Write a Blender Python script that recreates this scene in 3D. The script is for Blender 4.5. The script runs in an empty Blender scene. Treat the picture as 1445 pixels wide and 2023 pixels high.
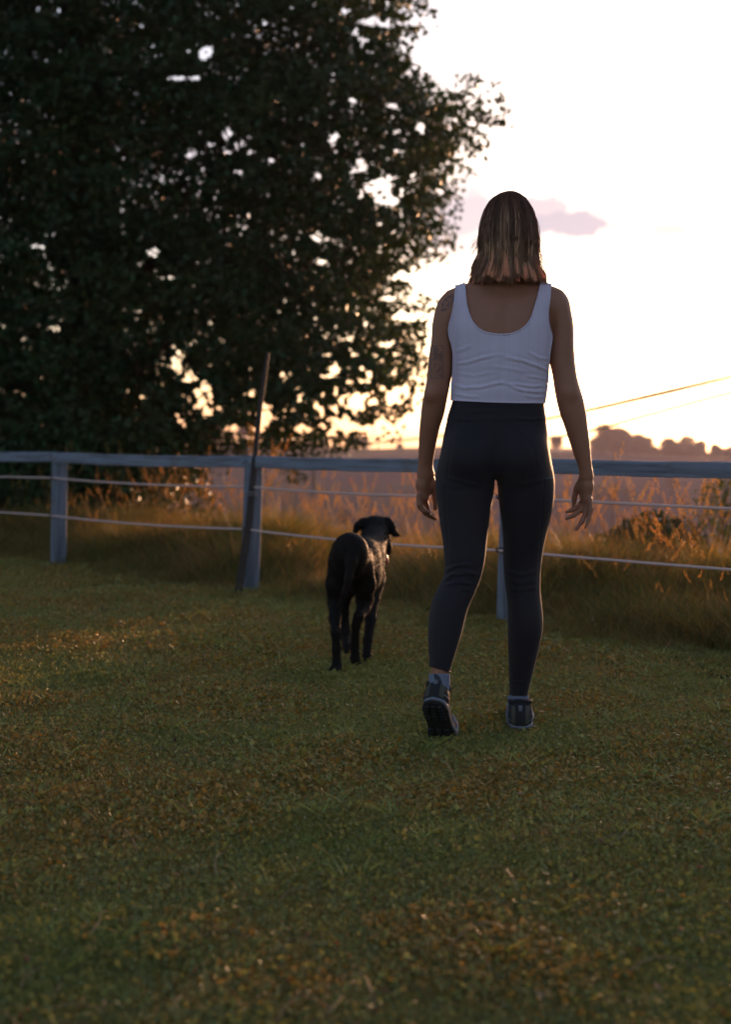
import bpy, math, random
import numpy as np
from mathutils import Vector, Matrix

R = math.radians
rng = np.random.RandomState(7)
random.seed(7)
sc = bpy.context.scene
FPX, HC = 2810.0, 0.92          # focal length of the lens in photograph pixels, eye height in metres

# ------------------------------------------------------------------ camera
cam_d = bpy.data.cameras.new("camera")
cam = bpy.data.objects.new("camera", cam_d)
sc.collection.objects.link(cam)
sc.camera = cam
cam.location = (0, 0, HC)
cam.rotation_euler = (R(90), 0, 0)
cam_d.sensor_fit = 'VERTICAL'
cam_d.sensor_height = 36.0
cam_d.sensor_width = 36.0
cam_d.lens = FPX / 2023 * 36
cam_d.shift_y = (872 - 1011.5) / 2023
cam_d.clip_start = 0.05
cam_d.clip_end = 5000
cam_d.dof.use_dof = True
cam_d.dof.focus_distance = 4.45
cam_d.dof.aperture_fstop = 2.6
cam_d.dof.aperture_blades = 0

# ------------------------------------------------------------------ light
SUN_AZ, SUN_EL = R(21.0), R(3.0)       # to the right of the view, just above the ridge
w = bpy.data.worlds.new("World")
sc.world = w
w.use_nodes = True
nt = w.node_tree
nt.nodes.clear()


class N:
    """small helper for node trees"""
    def __init__(s, tree):
        s.t = tree

    def n(s, typ, ins=None, **kw):
        nd = s.t.nodes.new(typ)
        for k, v in kw.items():
            setattr(nd, k, v)
        for k, v in (ins or {}).items():
            sock = nd.inputs[k]
            if isinstance(v, bpy.types.NodeSocket):
                s.t.links.new(v, sock)
            else:
                sock.default_value = v
        return nd

    def math(s, op, a, b=0.0, c=0.0, clamp=False):
        nd = s.n('ShaderNodeMath', {0: a, 1: b, 2: c}, operation=op)
        nd.use_clamp = clamp
        return nd.outputs[0]

    def mix(s, fac, a, b, blend='MIX'):
        nd = s.n('ShaderNodeMix', None, data_type='RGBA', blend_type=blend)
        for k, v in ((0, fac), (6, a), (7, b)):
            if isinstance(v, bpy.types.NodeSocket):
                s.t.links.new(v, nd.inputs[k])
            else:
                nd.inputs[k].default_value = v if k == 0 else (tuple(v) + (1,))[:4]
        return nd.outputs[2]

    def ramp(s, fac, stops):
        nd = s.n('ShaderNodeValToRGB', {0: fac})
        cr = nd.color_ramp
        while len(cr.elements) < len(stops):
            cr.elements.new(0.5)
        for e, (p, c) in zip(cr.elements, stops):
            e.position = p
            e.color = (tuple(c) + (1,))[:4]
        return nd.outputs[0]

    def noise(s, vec, scale, detail=3, rough=0.55, dist=0.0):
        nd = s.n('ShaderNodeTexNoise', {'Scale': scale, 'Detail': detail, 'Roughness': rough, 'Distortion': dist})
        if vec is not None:
            s.t.links.new(vec, nd.inputs['Vector'])
        return nd.outputs[0]


g = N(nt)
SKY_STRENGTH = 0.15
sky = g.n('ShaderNodeTexSky', None, sky_type='NISHITA')
sky.sun_disc = False
sky.sun_elevation = SUN_EL
sky.sun_rotation = SUN_AZ
sky.altitude = 300
sky.air_density = 1.0
sky.dust_density = 2.0
sky.ozone_density = 2.0
tc = g.n('ShaderNodeTexCoord')
sep = g.n('ShaderNodeSeparateXYZ', {0: tc.outputs['Generated']})
X, Y, Z = sep.outputs
az = g.math('ARCTAN2', X, Y)
warp = g.math('MULTIPLY', g.math('SUBTRACT', g.noise(tc.outputs['Generated'], 34.0, 6, 0.65), 0.5), 2.2)
warp2 = g.math('MULTIPLY', g.math('SUBTRACT', g.noise(tc.outputs['Generated'], 11.0, 4, 0.6), 0.5), 1.0)
clouds = None
for (px, py, rx, ry, a) in ((1130, 446, 112, 30, 1.0), (1062, 420, 90, 34, .95), (925, 425, 75, 46, 0.92), (910, 480, 60, 18, .8), (1320, 462, 50, 15, 0.93),
                            (1130, 366, 26, 9, 0.8), (1370, 435, 13, 14, 0.8), (880, 480, 60, 30, .5),
                            (300, 330, 330, 120, 0.5), (-500, 300, 500, 90, 0.7), (2100, 380, 400, 40, 0.5)):
    u0, v0 = math.atan((px - 722.5) / FPX), math.sin(math.atan((872 - py) / FPX))
    du = g.math('DIVIDE', g.math('SUBTRACT', az, u0), rx / FPX)
    dv = g.math('DIVIDE', g.math('SUBTRACT', Z, v0), ry / FPX)
    r2 = g.math('ADD', g.math('MULTIPLY', du, du), g.math('MULTIPLY', dv, dv))
    m = g.math('SUBTRACT', 1.75, g.math('ADD', g.math('SQRT', r2), g.math('ADD', warp, warp2)))
    m = g.math('MULTIPLY', g.math('MULTIPLY', m, 0.95, clamp=True), a)
    clouds = m if clouds is None else g.math('MAXIMUM', clouds, m)
CLOUD_MIX = clouds
sky_col = g.mix(1.0, sky.outputs[0], (1.06, 0.96, 1.04), 'MULTIPLY')
bw = g.n('ShaderNodeRGBToBW', {0: sky_col})
sky_col = g.mix(0.30, sky_col, bw.outputs[0])               # a thin veil of high cloud whitens the whole sky
cloud_col = g.mix(0.97, sky_col, (1.42, 1.24, 1.42))           # lavender cloud, far dimmer than the glow behind it
final_col = g.mix(CLOUD_MIX, sky_col, cloud_col)
bg = g.n('ShaderNodeBackground', {'Color': final_col, 'Strength': SKY_STRENGTH})
g.n('ShaderNodeOutputWorld', {0: bg.outputs[0]})

sun_d = bpy.data.lights.new("sun", 'SUN')
sun = bpy.data.objects.new("sun", sun_d)
sc.collection.objects.link(sun)
sun_d.energy = 2.1
sun_d.angle = R(1.0)
sun_d.color = (1.0, 0.52, 0.27)
sdir = Vector((math.sin(SUN_AZ) * math.cos(SUN_EL), math.cos(SUN_AZ) * math.cos(SUN_EL), math.sin(SUN_EL)))
sun.rotation_euler = sdir.to_track_quat('Z', 'Y').to_euler()
sun.location = (8, 20, 12)

sc.view_settings.view_transform = 'Standard'
sc.view_settings.look = 'None'
sc.view_settings.gamma = 1
sc.view_settings.exposure = 1.75
sc.render.engine = 'CYCLES'
sc.cycles.use_denoising = True
sc.cycles.max_bounces = 8
sc.cycles.transparent_max_bounces = 8
sc.cycles.volume_bounces = 1
sc.cycles.sample_clamp_indirect = 6

# ------------------------------------------------------------------ helpers: objects and meshes
COL = sc.collection


def P(px, py, d):
    """the point at distance d that the photograph shows at pixel (px, py)"""
    return np.array([(px - 722.5) * d / FPX, d, HC - (py - 872) * d / FPX])


def mesh_from(name, V, F, mats=None, smooth=True, midx=None, col=None):
    """V (n,3), F list of arrays/tuples or an (m,k) array"""
    me = bpy.data.meshes.new(name)
    V = np.asarray(V, dtype=np.float32)
    if isinstance(F, np.ndarray):
        m, k = F.shape
        me.vertices.add(len(V))
        me.vertices.foreach_set('co', V.ravel())
        me.loops.add(m * k)
        me.loops.foreach_set('vertex_index', F.astype(np.int32).ravel())
        me.polygons.add(m)
        me.polygons.foreach_set('loop_start', np.arange(0, m * k, k, dtype=np.int32))
        me.polygons.foreach_set('loop_total', np.full(m, k, dtype=np.int32))
        me.update(calc_edges=True)
    else:
        me.from_pydata(V.tolist(), [], [list(map(int, f)) for f in F])
        me.update()
    if midx is not None:
        me.polygons.foreach_set('material_index', np.asarray(midx, dtype=np.int32))
    me.polygons.foreach_set('use_smooth', np.full(len(me.polygons), smooth, dtype=bool))
    if col is not None:
        a = me.color_attributes.new('Col', 'FLOAT_COLOR', 'POINT')
        c = np.ones((len(V), 4), dtype=np.float32)
        c[:, :3] = col
        a.data.foreach_set('color', c.ravel())
    for m_ in (mats or []):
        me.materials.append(m_)
    me.validate()
    return me


def tag(o, label=None, cat=None, group=None, kind=None):
    if label: o['label'] = label
    if cat: o['category'] = cat
    if group: o['group'] = group
    if kind: o['kind'] = kind
    return o


def link(name, me, parent=None, **kw):
    o = bpy.data.objects.new(name, me)
    COL.objects.link(o)
    if parent is not None:
        o.parent = parent
        o.matrix_parent_inverse = parent.matrix_world.inverted() if parent.type != 'EMPTY' else Matrix.Translation(-Vector(parent.location))
    return tag(o, **kw)


def empty(name, loc=(0, 0, 0), **kw):
    o = bpy.data.objects.new(name, None)
    COL.objects.link(o)
    o.location = loc
    o.empty_display_size = 0.1
    return tag(o, **kw)


class MB:
    def __init__(s):
        s.V, s.F, s.C, s.n = [], [], [], 0

    def add(s, V, F, col=None):
        V = np.asarray(V, dtype=float)
        s.V.append(V)
        s.F += [tuple(int(i) + s.n for i in f) for f in F]
        s.C.append(np.tile(col if col is not None else (1, 1, 1), (len(V), 1)) if np.ndim(col) < 2 else col)
        s.n += len(V)

    def mesh(s, name, mats=None, smooth=True, usecol=False):
        return mesh_from(name, np.concatenate(s.V), s.F, mats, smooth, col=np.concatenate(s.C) if usecol else None)


def tube(pts, rad, sides=8, closed=False, caps=True, flat=1.0):
    pts = np.asarray(pts, dtype=float)
    n = len(pts)
    rad = np.full(n, rad) if np.ndim(rad) == 0 else np.asarray(rad, dtype=float)
    if closed:
        T = np.roll(pts, -1, 0) - np.roll(pts, 1, 0)
    else:
        T = np.gradient(pts, axis=0)
    T /= np.linalg.norm(T, axis=1)[:, None] + 1e-12
    up = np.array([0.0, 0, 1]) if abs(T[0][2]) < 0.9 else np.array([0.0, 1, 0])
    A = np.cross(T, up)
    A /= np.linalg.norm(A, axis=1)[:, None] + 1e-9
    B = np.cross(A, T)
    ang = np.arange(sides) / sides * 2 * math.pi
    ring = pts[:, None, :] + rad[:, None, None] * (np.cos(ang)[None, :, None] * A[:, None, :] * flat + np.sin(ang)[None, :, None] * B[:, None, :])
    V = ring.reshape(-1, 3)
    F = []
    m = n if closed else n - 1
    for i in range(m):
        j = (i + 1) % n
        for k in range(sides):
            k2 = (k + 1) % sides
            F.append((i * sides + k, i * sides + k2, j * sides + k2, j * sides + k))
    if caps and not closed:
        F.append(tuple(range(sides - 1, -1, -1)))
        F.append(tuple((n - 1) * sides + k for k in range(sides)))
    return V, F


def box(c, size, bev=0.0, rot=None):
    """a box with chamfered vertical and long edges"""
    sx, sy, sz = [q / 2 for q in size]
    b = bev
    prof = [(-sx + b, -sy), (sx - b, -sy), (sx, -sy + b), (sx, sy - b), (sx - b, sy), (-sx + b, sy), (-sx, sy - b), (-sx, -sy + b)]
    if b <= 0:
        prof = [(-sx, -sy), (sx, -sy), (sx, sy), (-sx, sy)]
    k = len(prof)
    levels = [(-sz, 1 - (b / max(sx, 1e-6) if b else 0)), (-sz + b, 1), (sz - b, 1), (sz, 1 - (b / max(sx, 1e-6) if b else 0))] if b else [(-sz, 1), (sz, 1)]
    V = []
    for z, s_ in levels:
        sh = (1 - s_) * sx
        for x, y in prof:
            V.append((math.copysign(max(abs(x) - sh, 0), x), math.copysign(max(abs(y) - sh, 0), y), z))
    F = [tuple(range(k - 1, -1, -1))]
    L = len(levels)
    for i in range(L - 1):
        for q in range(k):
            q2 = (q + 1) % k
            F.append((i * k + q, i * k + q2, (i + 1) * k + q2, (i + 1) * k + q))
    F.append(tuple((L - 1) * k + q for q in range(k)))
    V = np.array(V)
    if rot is not None:
        V = V @ np.array(rot).T
    return V + np.array(c), F


def smoothstep(a, b, x):
    t = np.clip((x - a) / (b - a), 0, 1)
    return t * t * (3 - 2 * t)


def vnoise(p, seed=0):
    """value noise in [-1,1] for an (n,d) array"""
    p = np.asarray(p, dtype=float)
    i = np.floor(p).astype(np.int64)
    f = p - i
    f = f * f * (3 - 2 * f)
    d = p.shape[1]
    out = np.zeros(len(p))
    pr = np.array([73856093, 19349663, 83492791][:d], dtype=np.int64)
    for c in range(2 ** d):
        o = np.array([(c >> k) & 1 for k in range(d)])
        h = ((i + o) * pr).sum(1) + seed * 2654435
        h = (h ^ (h >> 13)) * 1274126177
        h = (h ^ (h >> 16)) & 0xffff
        wgt = np.prod(np.where(o, f, 1 - f), axis=1)
        out += wgt * (h / 32767.5 - 1)
    return out


def fbm(p, seed=0, oct=4):
    s, a, o = 1.0, 0.5, 0
    for k in range(oct):
        o = o + a * vnoise(np.asarray(p) * s, seed + k)
        s *= 2.03
        a *= 0.5
    return o


# ------------------------------------------------------------------ helpers: bodies from a distance field
class Grid:
    def __init__(s, lo, hi, h):
        s.lo, s.h = np.array(lo, float), h
        s.n = np.ceil((np.array(hi) - s.lo) / h).astype(int) + 1
        s.f = np.full(s.n, 0.3, dtype=np.float32)

    def copy(s):
        q = Grid.__new__(Grid)
        q.lo, q.h, q.n, q.f = s.lo, s.h, s.n, s.f.copy()
        return q

    def add(s, fun, lo, hi, k=0.02, sub=False):
        a = np.clip(np.floor((np.array(lo) - s.lo) / s.h).astype(int), 0, s.n)
        b = np.clip(np.ceil((np.array(hi) - s.lo) / s.h).astype(int) + 1, 0, s.n)
        if (b <= a).any():
            return
        x = (s.lo[0] + np.arange(a[0], b[0]) * s.h)[:, None, None]
        y = (s.lo[1] + np.arange(a[1], b[1]) * s.h)[None, :, None]
        z = (s.lo[2] + np.arange(a[2], b[2]) * s.h)[None, None, :]
        sl = tuple(slice(p, q) for p, q in zip(a, b))
        d = fun(x, y, z)
        f = s.f[sl]
        if sub:
            hh = np.maximum(k - np.abs(f + d), 0) / k
            s.f[sl] = np.maximum(f, -d) + hh * hh * k * 0.25
        else:
            hh = np.maximum(k - np.abs(f - d), 0) / k
            s.f[sl] = np.minimum(f, d) - hh * hh * k * 0.25

    def capsule(s, A, B, ra, rb, k=0.02):
        A, B = np.array(A, float), np.array(B, float)
        ba = B - A
        L = ba @ ba
        m = max(ra, rb) + 1.6 * k + 2 * s.h

        def fun(x, y, z):
            t = np.clip(((x - A[0]) * ba[0] + (y - A[1]) * ba[1] + (z - A[2]) * ba[2]) / L, 0, 1)
            return np.sqrt((x - A[0] - t * ba[0]) ** 2 + (y - A[1] - t * ba[1]) ** 2 + (z - A[2] - t * ba[2]) ** 2) - (ra + t * (rb - ra))
        s.add(fun, np.minimum(A, B) - m, np.maximum(A, B) + m, k)

    def chain(s, pts, rad, k=0.02):
        for i in range(len(pts) - 1):
            s.capsule(pts[i], pts[i + 1], rad[i], rad[i + 1], k if i == 0 else min(k, 0.006 + 0.3 * rad[i]))

    def ell(s, c, r, k=0.02, rot=None, sub=False):
        c, r = np.array(c, float), np.array(r, float)
        m = r.max() * 1.15 + 3.0 * k + 2 * s.h
        M = np.eye(3) if rot is None else np.array(rot.to_3x3()).T

        def fun(x, y, z):
            dx, dy, dz = x - c[0], y - c[1], z - c[2]
            u = [M[i, 0] * dx + M[i, 1] * dy + M[i, 2] * dz for i in range(3)]
            k0 = np.sqrt((u[0] / r[0]) ** 2 + (u[1] / r[1]) ** 2 + (u[2] / r[2]) ** 2)
            k1 = np.sqrt((u[0] / r[0] ** 2) ** 2 + (u[1] / r[1] ** 2) ** 2 + (u[2] / r[2] ** 2) ** 2) + 1e-9
            return k0 * (k0 - 1) / k1
        s.add(fun, c - m, c + m, k, sub)

    def limb(s, rows, k=0.02, sm=5, ex=0.0, inset=0.0):
        """rows: photograph y, left x, right x, distance, half depth: a body of elliptic sections that follows the outline"""
        rows = sorted(rows, key=lambda r: -(HC - (r[0] - 872) * r[3] / FPX) * -1)
        a = np.array(rows, float)
        zz = HC - (a[:, 0] - 872) * a[:, 3] / FPX
        cx = ((a[:, 1] + a[:, 2]) / 2 - 722.5) * a[:, 3] / FPX
        ax = ((a[:, 2] - a[:, 1]) / 2 - inset) * a[:, 3] / FPX
        o = np.argsort(zz)
        zz, cx, ax, cy, by = zz[o], cx[o], ax[o], a[o, 3], a[o, 4]
        z0, z1 = zz[0], zz[-1]
        zt = np.linspace(z0, z1, 160)
        T = []
        for q in (cx, ax, cy, by):
            v = np.interp(zt, zz, q)
            pad = np.pad(v, sm, mode='reflect', reflect_type='odd')
            T.append(np.convolve(pad, np.ones(2 * sm + 1) / (2 * sm + 1), 'valid'))
        m = 2.2 * k + 3 * s.h
        lo = [min(T[0] - T[1]) - m, min(T[2] - T[3]) - m, z0 - m]
        hi = [max(T[0] + T[1]) + m, max(T[2] + T[3]) + m, z1 + m]

        def fun(x, y, z):
            zc = np.clip(z, z0, z1)
            q = [np.interp(zc.ravel(), zt, t).reshape(zc.shape) for t in T]
            dx, dy = x - q[0], y - q[2]
            if ex:
                k0 = ((np.abs(dx) / q[1]) ** (2 + ex) + (np.abs(dy) / q[3]) ** (2 + ex)) ** (1 / (2 + ex))
                d2 = (k0 - 1) * np.minimum(q[1], q[3])
            else:
                k0 = np.sqrt((dx / q[1]) ** 2 + (dy / q[3]) ** 2)
                k1 = np.sqrt((dx / q[1] ** 2) ** 2 + (dy / q[3] ** 2) ** 2) + 1e-9
                d2 = k0 * (k0 - 1) / k1
            dz = np.maximum(z0 - z, z - z1)
            return np.where(dz > 0, np.sqrt(np.maximum(d2, 0) ** 2 + np.maximum(dz, 0) ** 2) + np.minimum(np.maximum(d2, dz), 0), d2)
        s.add(fun, lo, hi, k)

    def surf(s, iso=0.0, smooth=1):
        f = s.f - iso
        sg = f < 0
        nx, ny, nz = f.shape
        cnt = np.zeros((nx - 1, ny - 1, nz - 1), dtype=np.int8)
        for i in (0, 1):
            for j in (0, 1):
                for k in (0, 1):
                    cnt += sg[i:nx - 1 + i, j:ny - 1 + j, k:nz - 1 + k]
        mixed = (cnt > 0) & (cnt < 8)
        ci, cj, ck = np.nonzero(mixed)
        idx = np.full(mixed.shape, -1, dtype=np.int64)
        idx[ci, cj, ck] = np.arange(len(ci))
        acc = np.zeros((len(ci), 3))
        num = np.zeros(len(ci))
        for ax in range(3):
            o1, o2 = [q for q in range(3) if q != ax]
            for u in (0, 1):
                for v in (0, 1):
                    off = [0, 0, 0]
                    off[o1], off[o2] = u, v
                    a = f[ci + off[0], cj + off[1], ck + off[2]]
                    e = list(off)
                    e[ax] = 1
                    b = f[ci + e[0], cj + e[1], ck + e[2]]
                    cr = (a < 0) != (b < 0)
                    t = np.where(cr, a / np.where(cr, a - b, 1), 0)
                    for q in range(3):
                        acc[:, q] += np.where(cr, (t if q == ax else off[q]), 0)
                    num += cr
        V = (np.stack([ci, cj, ck], 1) + acc / num[:, None]) * s.h + s.lo
        F = []
        for ax in range(3):
            o1, o2 = (ax + 1) % 3, (ax + 2) % 3
            sl0, sl1 = [slice(None)] * 3, [slice(None)] * 3
            sl0[ax], sl1[ax] = slice(0, -1), slice(1, None)
            ed = sg[tuple(sl0)] != sg[tuple(sl1)]
            e = np.stack(np.nonzero(ed), 1)
            ok = (e[:, o1] > 0) & (e[:, o2] > 0) & (e[:, o1] < f.shape[o1] - 1) & (e[:, o2] < f.shape[o2] - 1)
            e = e[ok]
            q = []
            for u, v in ((0, 0), (1, 0), (1, 1), (0, 1)):
                c = e.copy()
                c[:, o1] -= u
                c[:, o2] -= v
                q.append(idx[c[:, 0], c[:, 1], c[:, 2]])
            q = np.stack(q, 1)
            inside = sg[e[:, 0], e[:, 1], e[:, 2]]
            q[~inside] = q[~inside][:, ::-1]
            F.append(q)
        F = np.concatenate(F)
        for _ in range(smooth):
            V = V + 0.5 * laplace(V, F)
        return V, F


def edges_of(F):
    e = np.concatenate([np.stack([F[:, i], F[:, (i + 1) % F.shape[1]]], 1) for i in range(F.shape[1])])
    return e


def laplace(V, F):
    e = edges_of(F)
    acc = np.zeros_like(V)
    n = np.bincount(e[:, 0], minlength=len(V)).astype(float)
    for q in range(3):
        acc[:, q] = np.bincount(e[:, 0], weights=V[e[:, 1], q], minlength=len(V))
    return np.where(n[:, None] > 0, acc / np.maximum(n, 1)[:, None] - V, 0)


def normals(V, F):
    a = V[F[:, 2]] - V[F[:, 0]]
    b = V[F[:, 3 % F.shape[1]]] - V[F[:, 1]]
    n = np.cross(a, b)
    out = np.zeros_like(V)
    for c in range(F.shape[1]):
        for q in range(3):
            out[:, q] += np.bincount(F[:, c], weights=n[:, q], minlength=len(V))
    return out / (np.linalg.norm(out, axis=1)[:, None] + 1e-12)


def clip(V, F, vals):
    """keep the part where vals > 0, cutting faces cleanly; returns V, list of faces, the loops of the cut"""
    vals = np.asarray(vals)
    inside = vals > 0
    Vn = list(V)
    cut = {}
    out = []
    fin = np.array([inside[list(f)].sum() for f in F]) if not isinstance(F, np.ndarray) else inside[F].sum(1)

    def cutv(a, b):
        k = (a, b) if a < b else (b, a)
        if k not in cut:
            t = np.clip(vals[a] / (vals[a] - vals[b]), 0.02, 0.98)
            cut[k] = len(Vn)
            Vn.append(V[a] + t * (V[b] - V[a]))
        return cut[k]
    for f, c in zip(F, fin):
        if c == len(f):
            out.append(tuple(int(i) for i in f))
        elif c > 0:
            p = []
            for i in range(len(f)):
                a, b = int(f[i]), int(f[(i + 1) % len(f)])
                if inside[a]:
                    p.append(a)
                if inside[a] != inside[b]:
                    p.append(cutv(a, b))
            if len(p) >= 3:
                out.append(tuple(p))
    used = np.unique(np.concatenate([np.array(f) for f in out]))
    re = np.full(len(Vn), -1)
    re[used] = np.arange(len(used))
    V2 = np.array(Vn)[used]
    return V2, [tuple(int(re[i]) for i in f) for f in out]


def rims(F):
    """closed boundary loops of a face list"""
    seen = {}
    for f in F:
        for i in range(len(f)):
            seen[(f[i], f[(i + 1) % len(f)])] = 1
    nxt = {a: b for (a, b) in seen if (b, a) not in seen}
    loops = []
    while nxt:
        a = next(iter(nxt))
        lp = [a]
        b = nxt.pop(a)
        while b != a and b in nxt:
            lp.append(b)
            b = nxt.pop(b)
        if len(lp) > 12:
            loops.append(lp)
    return loops


def smooth_loop(p, it=4):
    for _ in range(it):
        p = 0.5 * p + 0.25 * (np.roll(p, 1, 0) + np.roll(p, -1, 0))
    return p


# ------------------------------------------------------------------ helpers: materials
def mat(name, base=(0.5, 0.5, 0.5), rough=0.7, var=0.15, scale=20, bump=0.0, bscale=80, spec=0.3, coord='Object',
        sheen=0.0, sss=0.0, extra=None, vcol=False, metallic=0.0):
    m = bpy.data.materials.new(name)
    m.use_nodes = True
    t = m.node_tree
    t.nodes.clear()
    h = N(t)
    tcn = h.n('ShaderNodeTexCoord')
    v = tcn.outputs[coord]
    nz = h.noise(v, scale, 5, 0.6)
    c = h.mix(nz, tuple(b * (1 - var) for b in base), tuple(min(1, b * (1 + var)) for b in base))
    if vcol:
        at = h.n('ShaderNodeAttribute', attribute_name='Col')
        c = h.mix(1.0, c, at.outputs['Color'], 'MULTIPLY')
    pb = h.n('ShaderNodeBsdfPrincipled', {'Roughness': rough})
    if extra:
        c = extra(h, v, c, pb) or c
    t.links.new(c, pb.inputs['Base Color'])
    pb.inputs['Specular IOR Level'].default_value = spec
    pb.inputs['Sheen Weight'].default_value = sheen
    pb.inputs['Metallic'].default_value = metallic
    if sss:
        pb.inputs['Subsurface Weight'].default_value = sss
        pb.inputs['Subsurface Radius'].default_value = (0.012, 0.005, 0.003)
        pb.inputs['Subsurface Scale'].default_value = 0.6
    if bump:
        bn = h.n('ShaderNodeBump', {'Height': h.noise(v, bscale, 4, 0.6), 'Strength': bump, 'Distance': 0.01})
        if not pb.inputs['Normal'].is_linked:
            t.links.new(bn.outputs[0], pb.inputs['Normal'])
    h.n('ShaderNodeOutputMaterial', {0: pb.outputs[0]})
    return m


def leaf_mat(name, base, trans=(0.2, 0.16, 0.02), tw=0.45, rough=0.5, vcol=True, wscale=None, alt=None, inst=False):
    """thin leaf or blade: diffuse reflection plus light coming through"""
    m = bpy.data.materials.new(name)
    m.use_nodes = True
    t = m.node_tree
    t.nodes.clear()
    h = N(t)
    c = None
    geo = h.n('ShaderNodeNewGeometry')
    pos = geo.outputs['Position']
    nz = h.noise(pos, wscale or 3.0, 4, 0.65)
    c = h.mix(h.math('MULTIPLY', h.math('SUBTRACT', nz, 0.36), 3.2, clamp=True), base, alt or base)
    if vcol:
        at = h.n('ShaderNodeAttribute', attribute_name='Col')
        c = h.mix(1.0, c, at.outputs['Color'], 'MULTIPLY')
    pb = h.n('ShaderNodeBsdfPrincipled', {'Roughness': rough})
    pb.inputs['Specular IOR Level'].default_value = 0.25
    t.links.new(c, pb.inputs['Base Color'])
    tr = h.n('ShaderNodeBsdfTranslucent')
    tcx = h.mix(1.0, c, trans, 'MULTIPLY')
    t.links.new(tcx, tr.inputs[0])
    mx = h.n('ShaderNodeMixShader', {0: tw, 1: pb.outputs[0], 2: tr.outputs[0]})
    h.n('ShaderNodeOutputMaterial', {0: mx.outputs[0]})
    return m


def leaf_quads(C, S, nrm_up=0.3, aspect=0.6, fold=0.25, col=None, r=rng):
    """pointed leaves (two triangles folded on the midrib) at C with size S"""
    n = len(C)
    d = r.normal(size=(n, 3))
    d[:, 2] -= nrm_up
    d /= np.linalg.norm(d, axis=1)[:, None]
    s = np.cross(d, r.normal(size=(n, 3)))
    s /= np.linalg.norm(s, axis=1)[:, None]
    nn = np.cross(d, s)
    S = np.asarray(S)[:, None]
    a = C - d * S * 0.5
    b = C + s * S * aspect * 0.5 + nn * S * fold * 0.4 - d * S * 0.08
    c = C + d * S * 0.5
    e = C - s * S * aspect * 0.5 + nn * S * fold * 0.4 - d * S * 0.08
    V = np.stack([a, b, c, e], 1).reshape(-1, 3)
    i = np.arange(n) * 4
    F = np.concatenate([np.stack([i, i + 1, i + 2], 1), np.stack([i, i + 2, i + 3], 1)])
    cc = None if col is None else np.repeat(col, 4, axis=0)
    return V, F, cc


def scatter(name, pts, rotz, scl, var, protos, mats_label, tilt=None, **kw):
    """ONE object of uncountable growth: prototype tufts instanced on points by geometry nodes"""
    me = bpy.data.meshes.new(name)
    me.vertices.add(len(pts))
    me.vertices.foreach_set('co', np.asarray(pts, dtype=np.float32).ravel())
    for nm, val in (('rz', rotz), ('sc', scl)):
        a = me.attributes.new(nm, 'FLOAT', 'POINT')
        a.data.foreach_set('value', np.asarray(val, dtype=np.float32))
    a = me.attributes.new('vr', 'INT', 'POINT')
    a.data.foreach_set('value', np.asarray(var, dtype=np.int32))
    o = bpy.data.objects.new(name, me)
    COL.objects.link(o)
    tag(o, kind='stuff', **kw)
    ng = bpy.data.node_groups.new(name, 'GeometryNodeTree')
    ng.interface.new_socket('Geometry', in_out='INPUT', socket_type='NodeSocketGeometry')
    ng.interface.new_socket('Geometry', in_out='OUTPUT', socket_type='NodeSocketGeometry')
    h = N(ng)
    gi = h.n('NodeGroupInput')
    go = h.n('NodeGroupOutput')
    jn = h.n('GeometryNodeJoinGeometry')

    def attr(nm, ty):
        q = h.n('GeometryNodeInputNamedAttribute', data_type=ty)
        q.inputs['Name'].default_value = nm
        return q.outputs[0]
    rz, s_, v_ = attr('rz', 'FLOAT'), attr('sc', 'FLOAT'), attr('vr', 'INT')
    cx = h.n('ShaderNodeCombineXYZ', {2: rz})
    for i, pm in enumerate(protos):
        po = bpy.data.objects.new(name + "_tuft", pm)     # never linked to the scene: it is only the pattern of the tuft
        oi = h.n('GeometryNodeObjectInfo')
        oi.inputs['Object'].default_value = po
        cmpn = h.n('FunctionNodeCompare', None, data_type='INT', operation='EQUAL')
        ng.links.new(v_, cmpn.inputs[2])
        cmpn.inputs[3].default_value = i
        ip = h.n('GeometryNodeInstanceOnPoints')
        ng.links.new(gi.outputs[0], ip.inputs['Points'])
        ng.links.new(cmpn.outputs[0], ip.inputs['Selection'])
        ng.links.new(oi.outputs['Geometry'], ip.inputs['Instance'])
        ng.links.new(cx.outputs[0], ip.inputs['Rotation'])
        ng.links.new(s_, ip.inputs['Scale'])
        ng.links.new(ip.outputs[0], jn.inputs[0])
    ng.links.new(jn.outputs[0], go.inputs[0])
    md = o.modifiers.new('growth', 'NODES')
    md.node_group = ng
    return o
# ------------------------------------------------------------------ the lie of the land
FA, FB = np.array([-2.23, 10.4]), np.array([0.72, 7.2])       # two posts of the fence
FDIR = (FB - FA) / np.linalg.norm(FB - FA)
FN = np.array([-FDIR[1], FDIR[0]])
if FN[1] < 0:
    FN = -FN
FSTEP = np.linalg.norm(FB - FA) / 2


def beyond(x, y):
    """metres beyond the fence line"""
    return (x - FB[0]) * FN[0] + (y - FB[1]) * FN[1]


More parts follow.
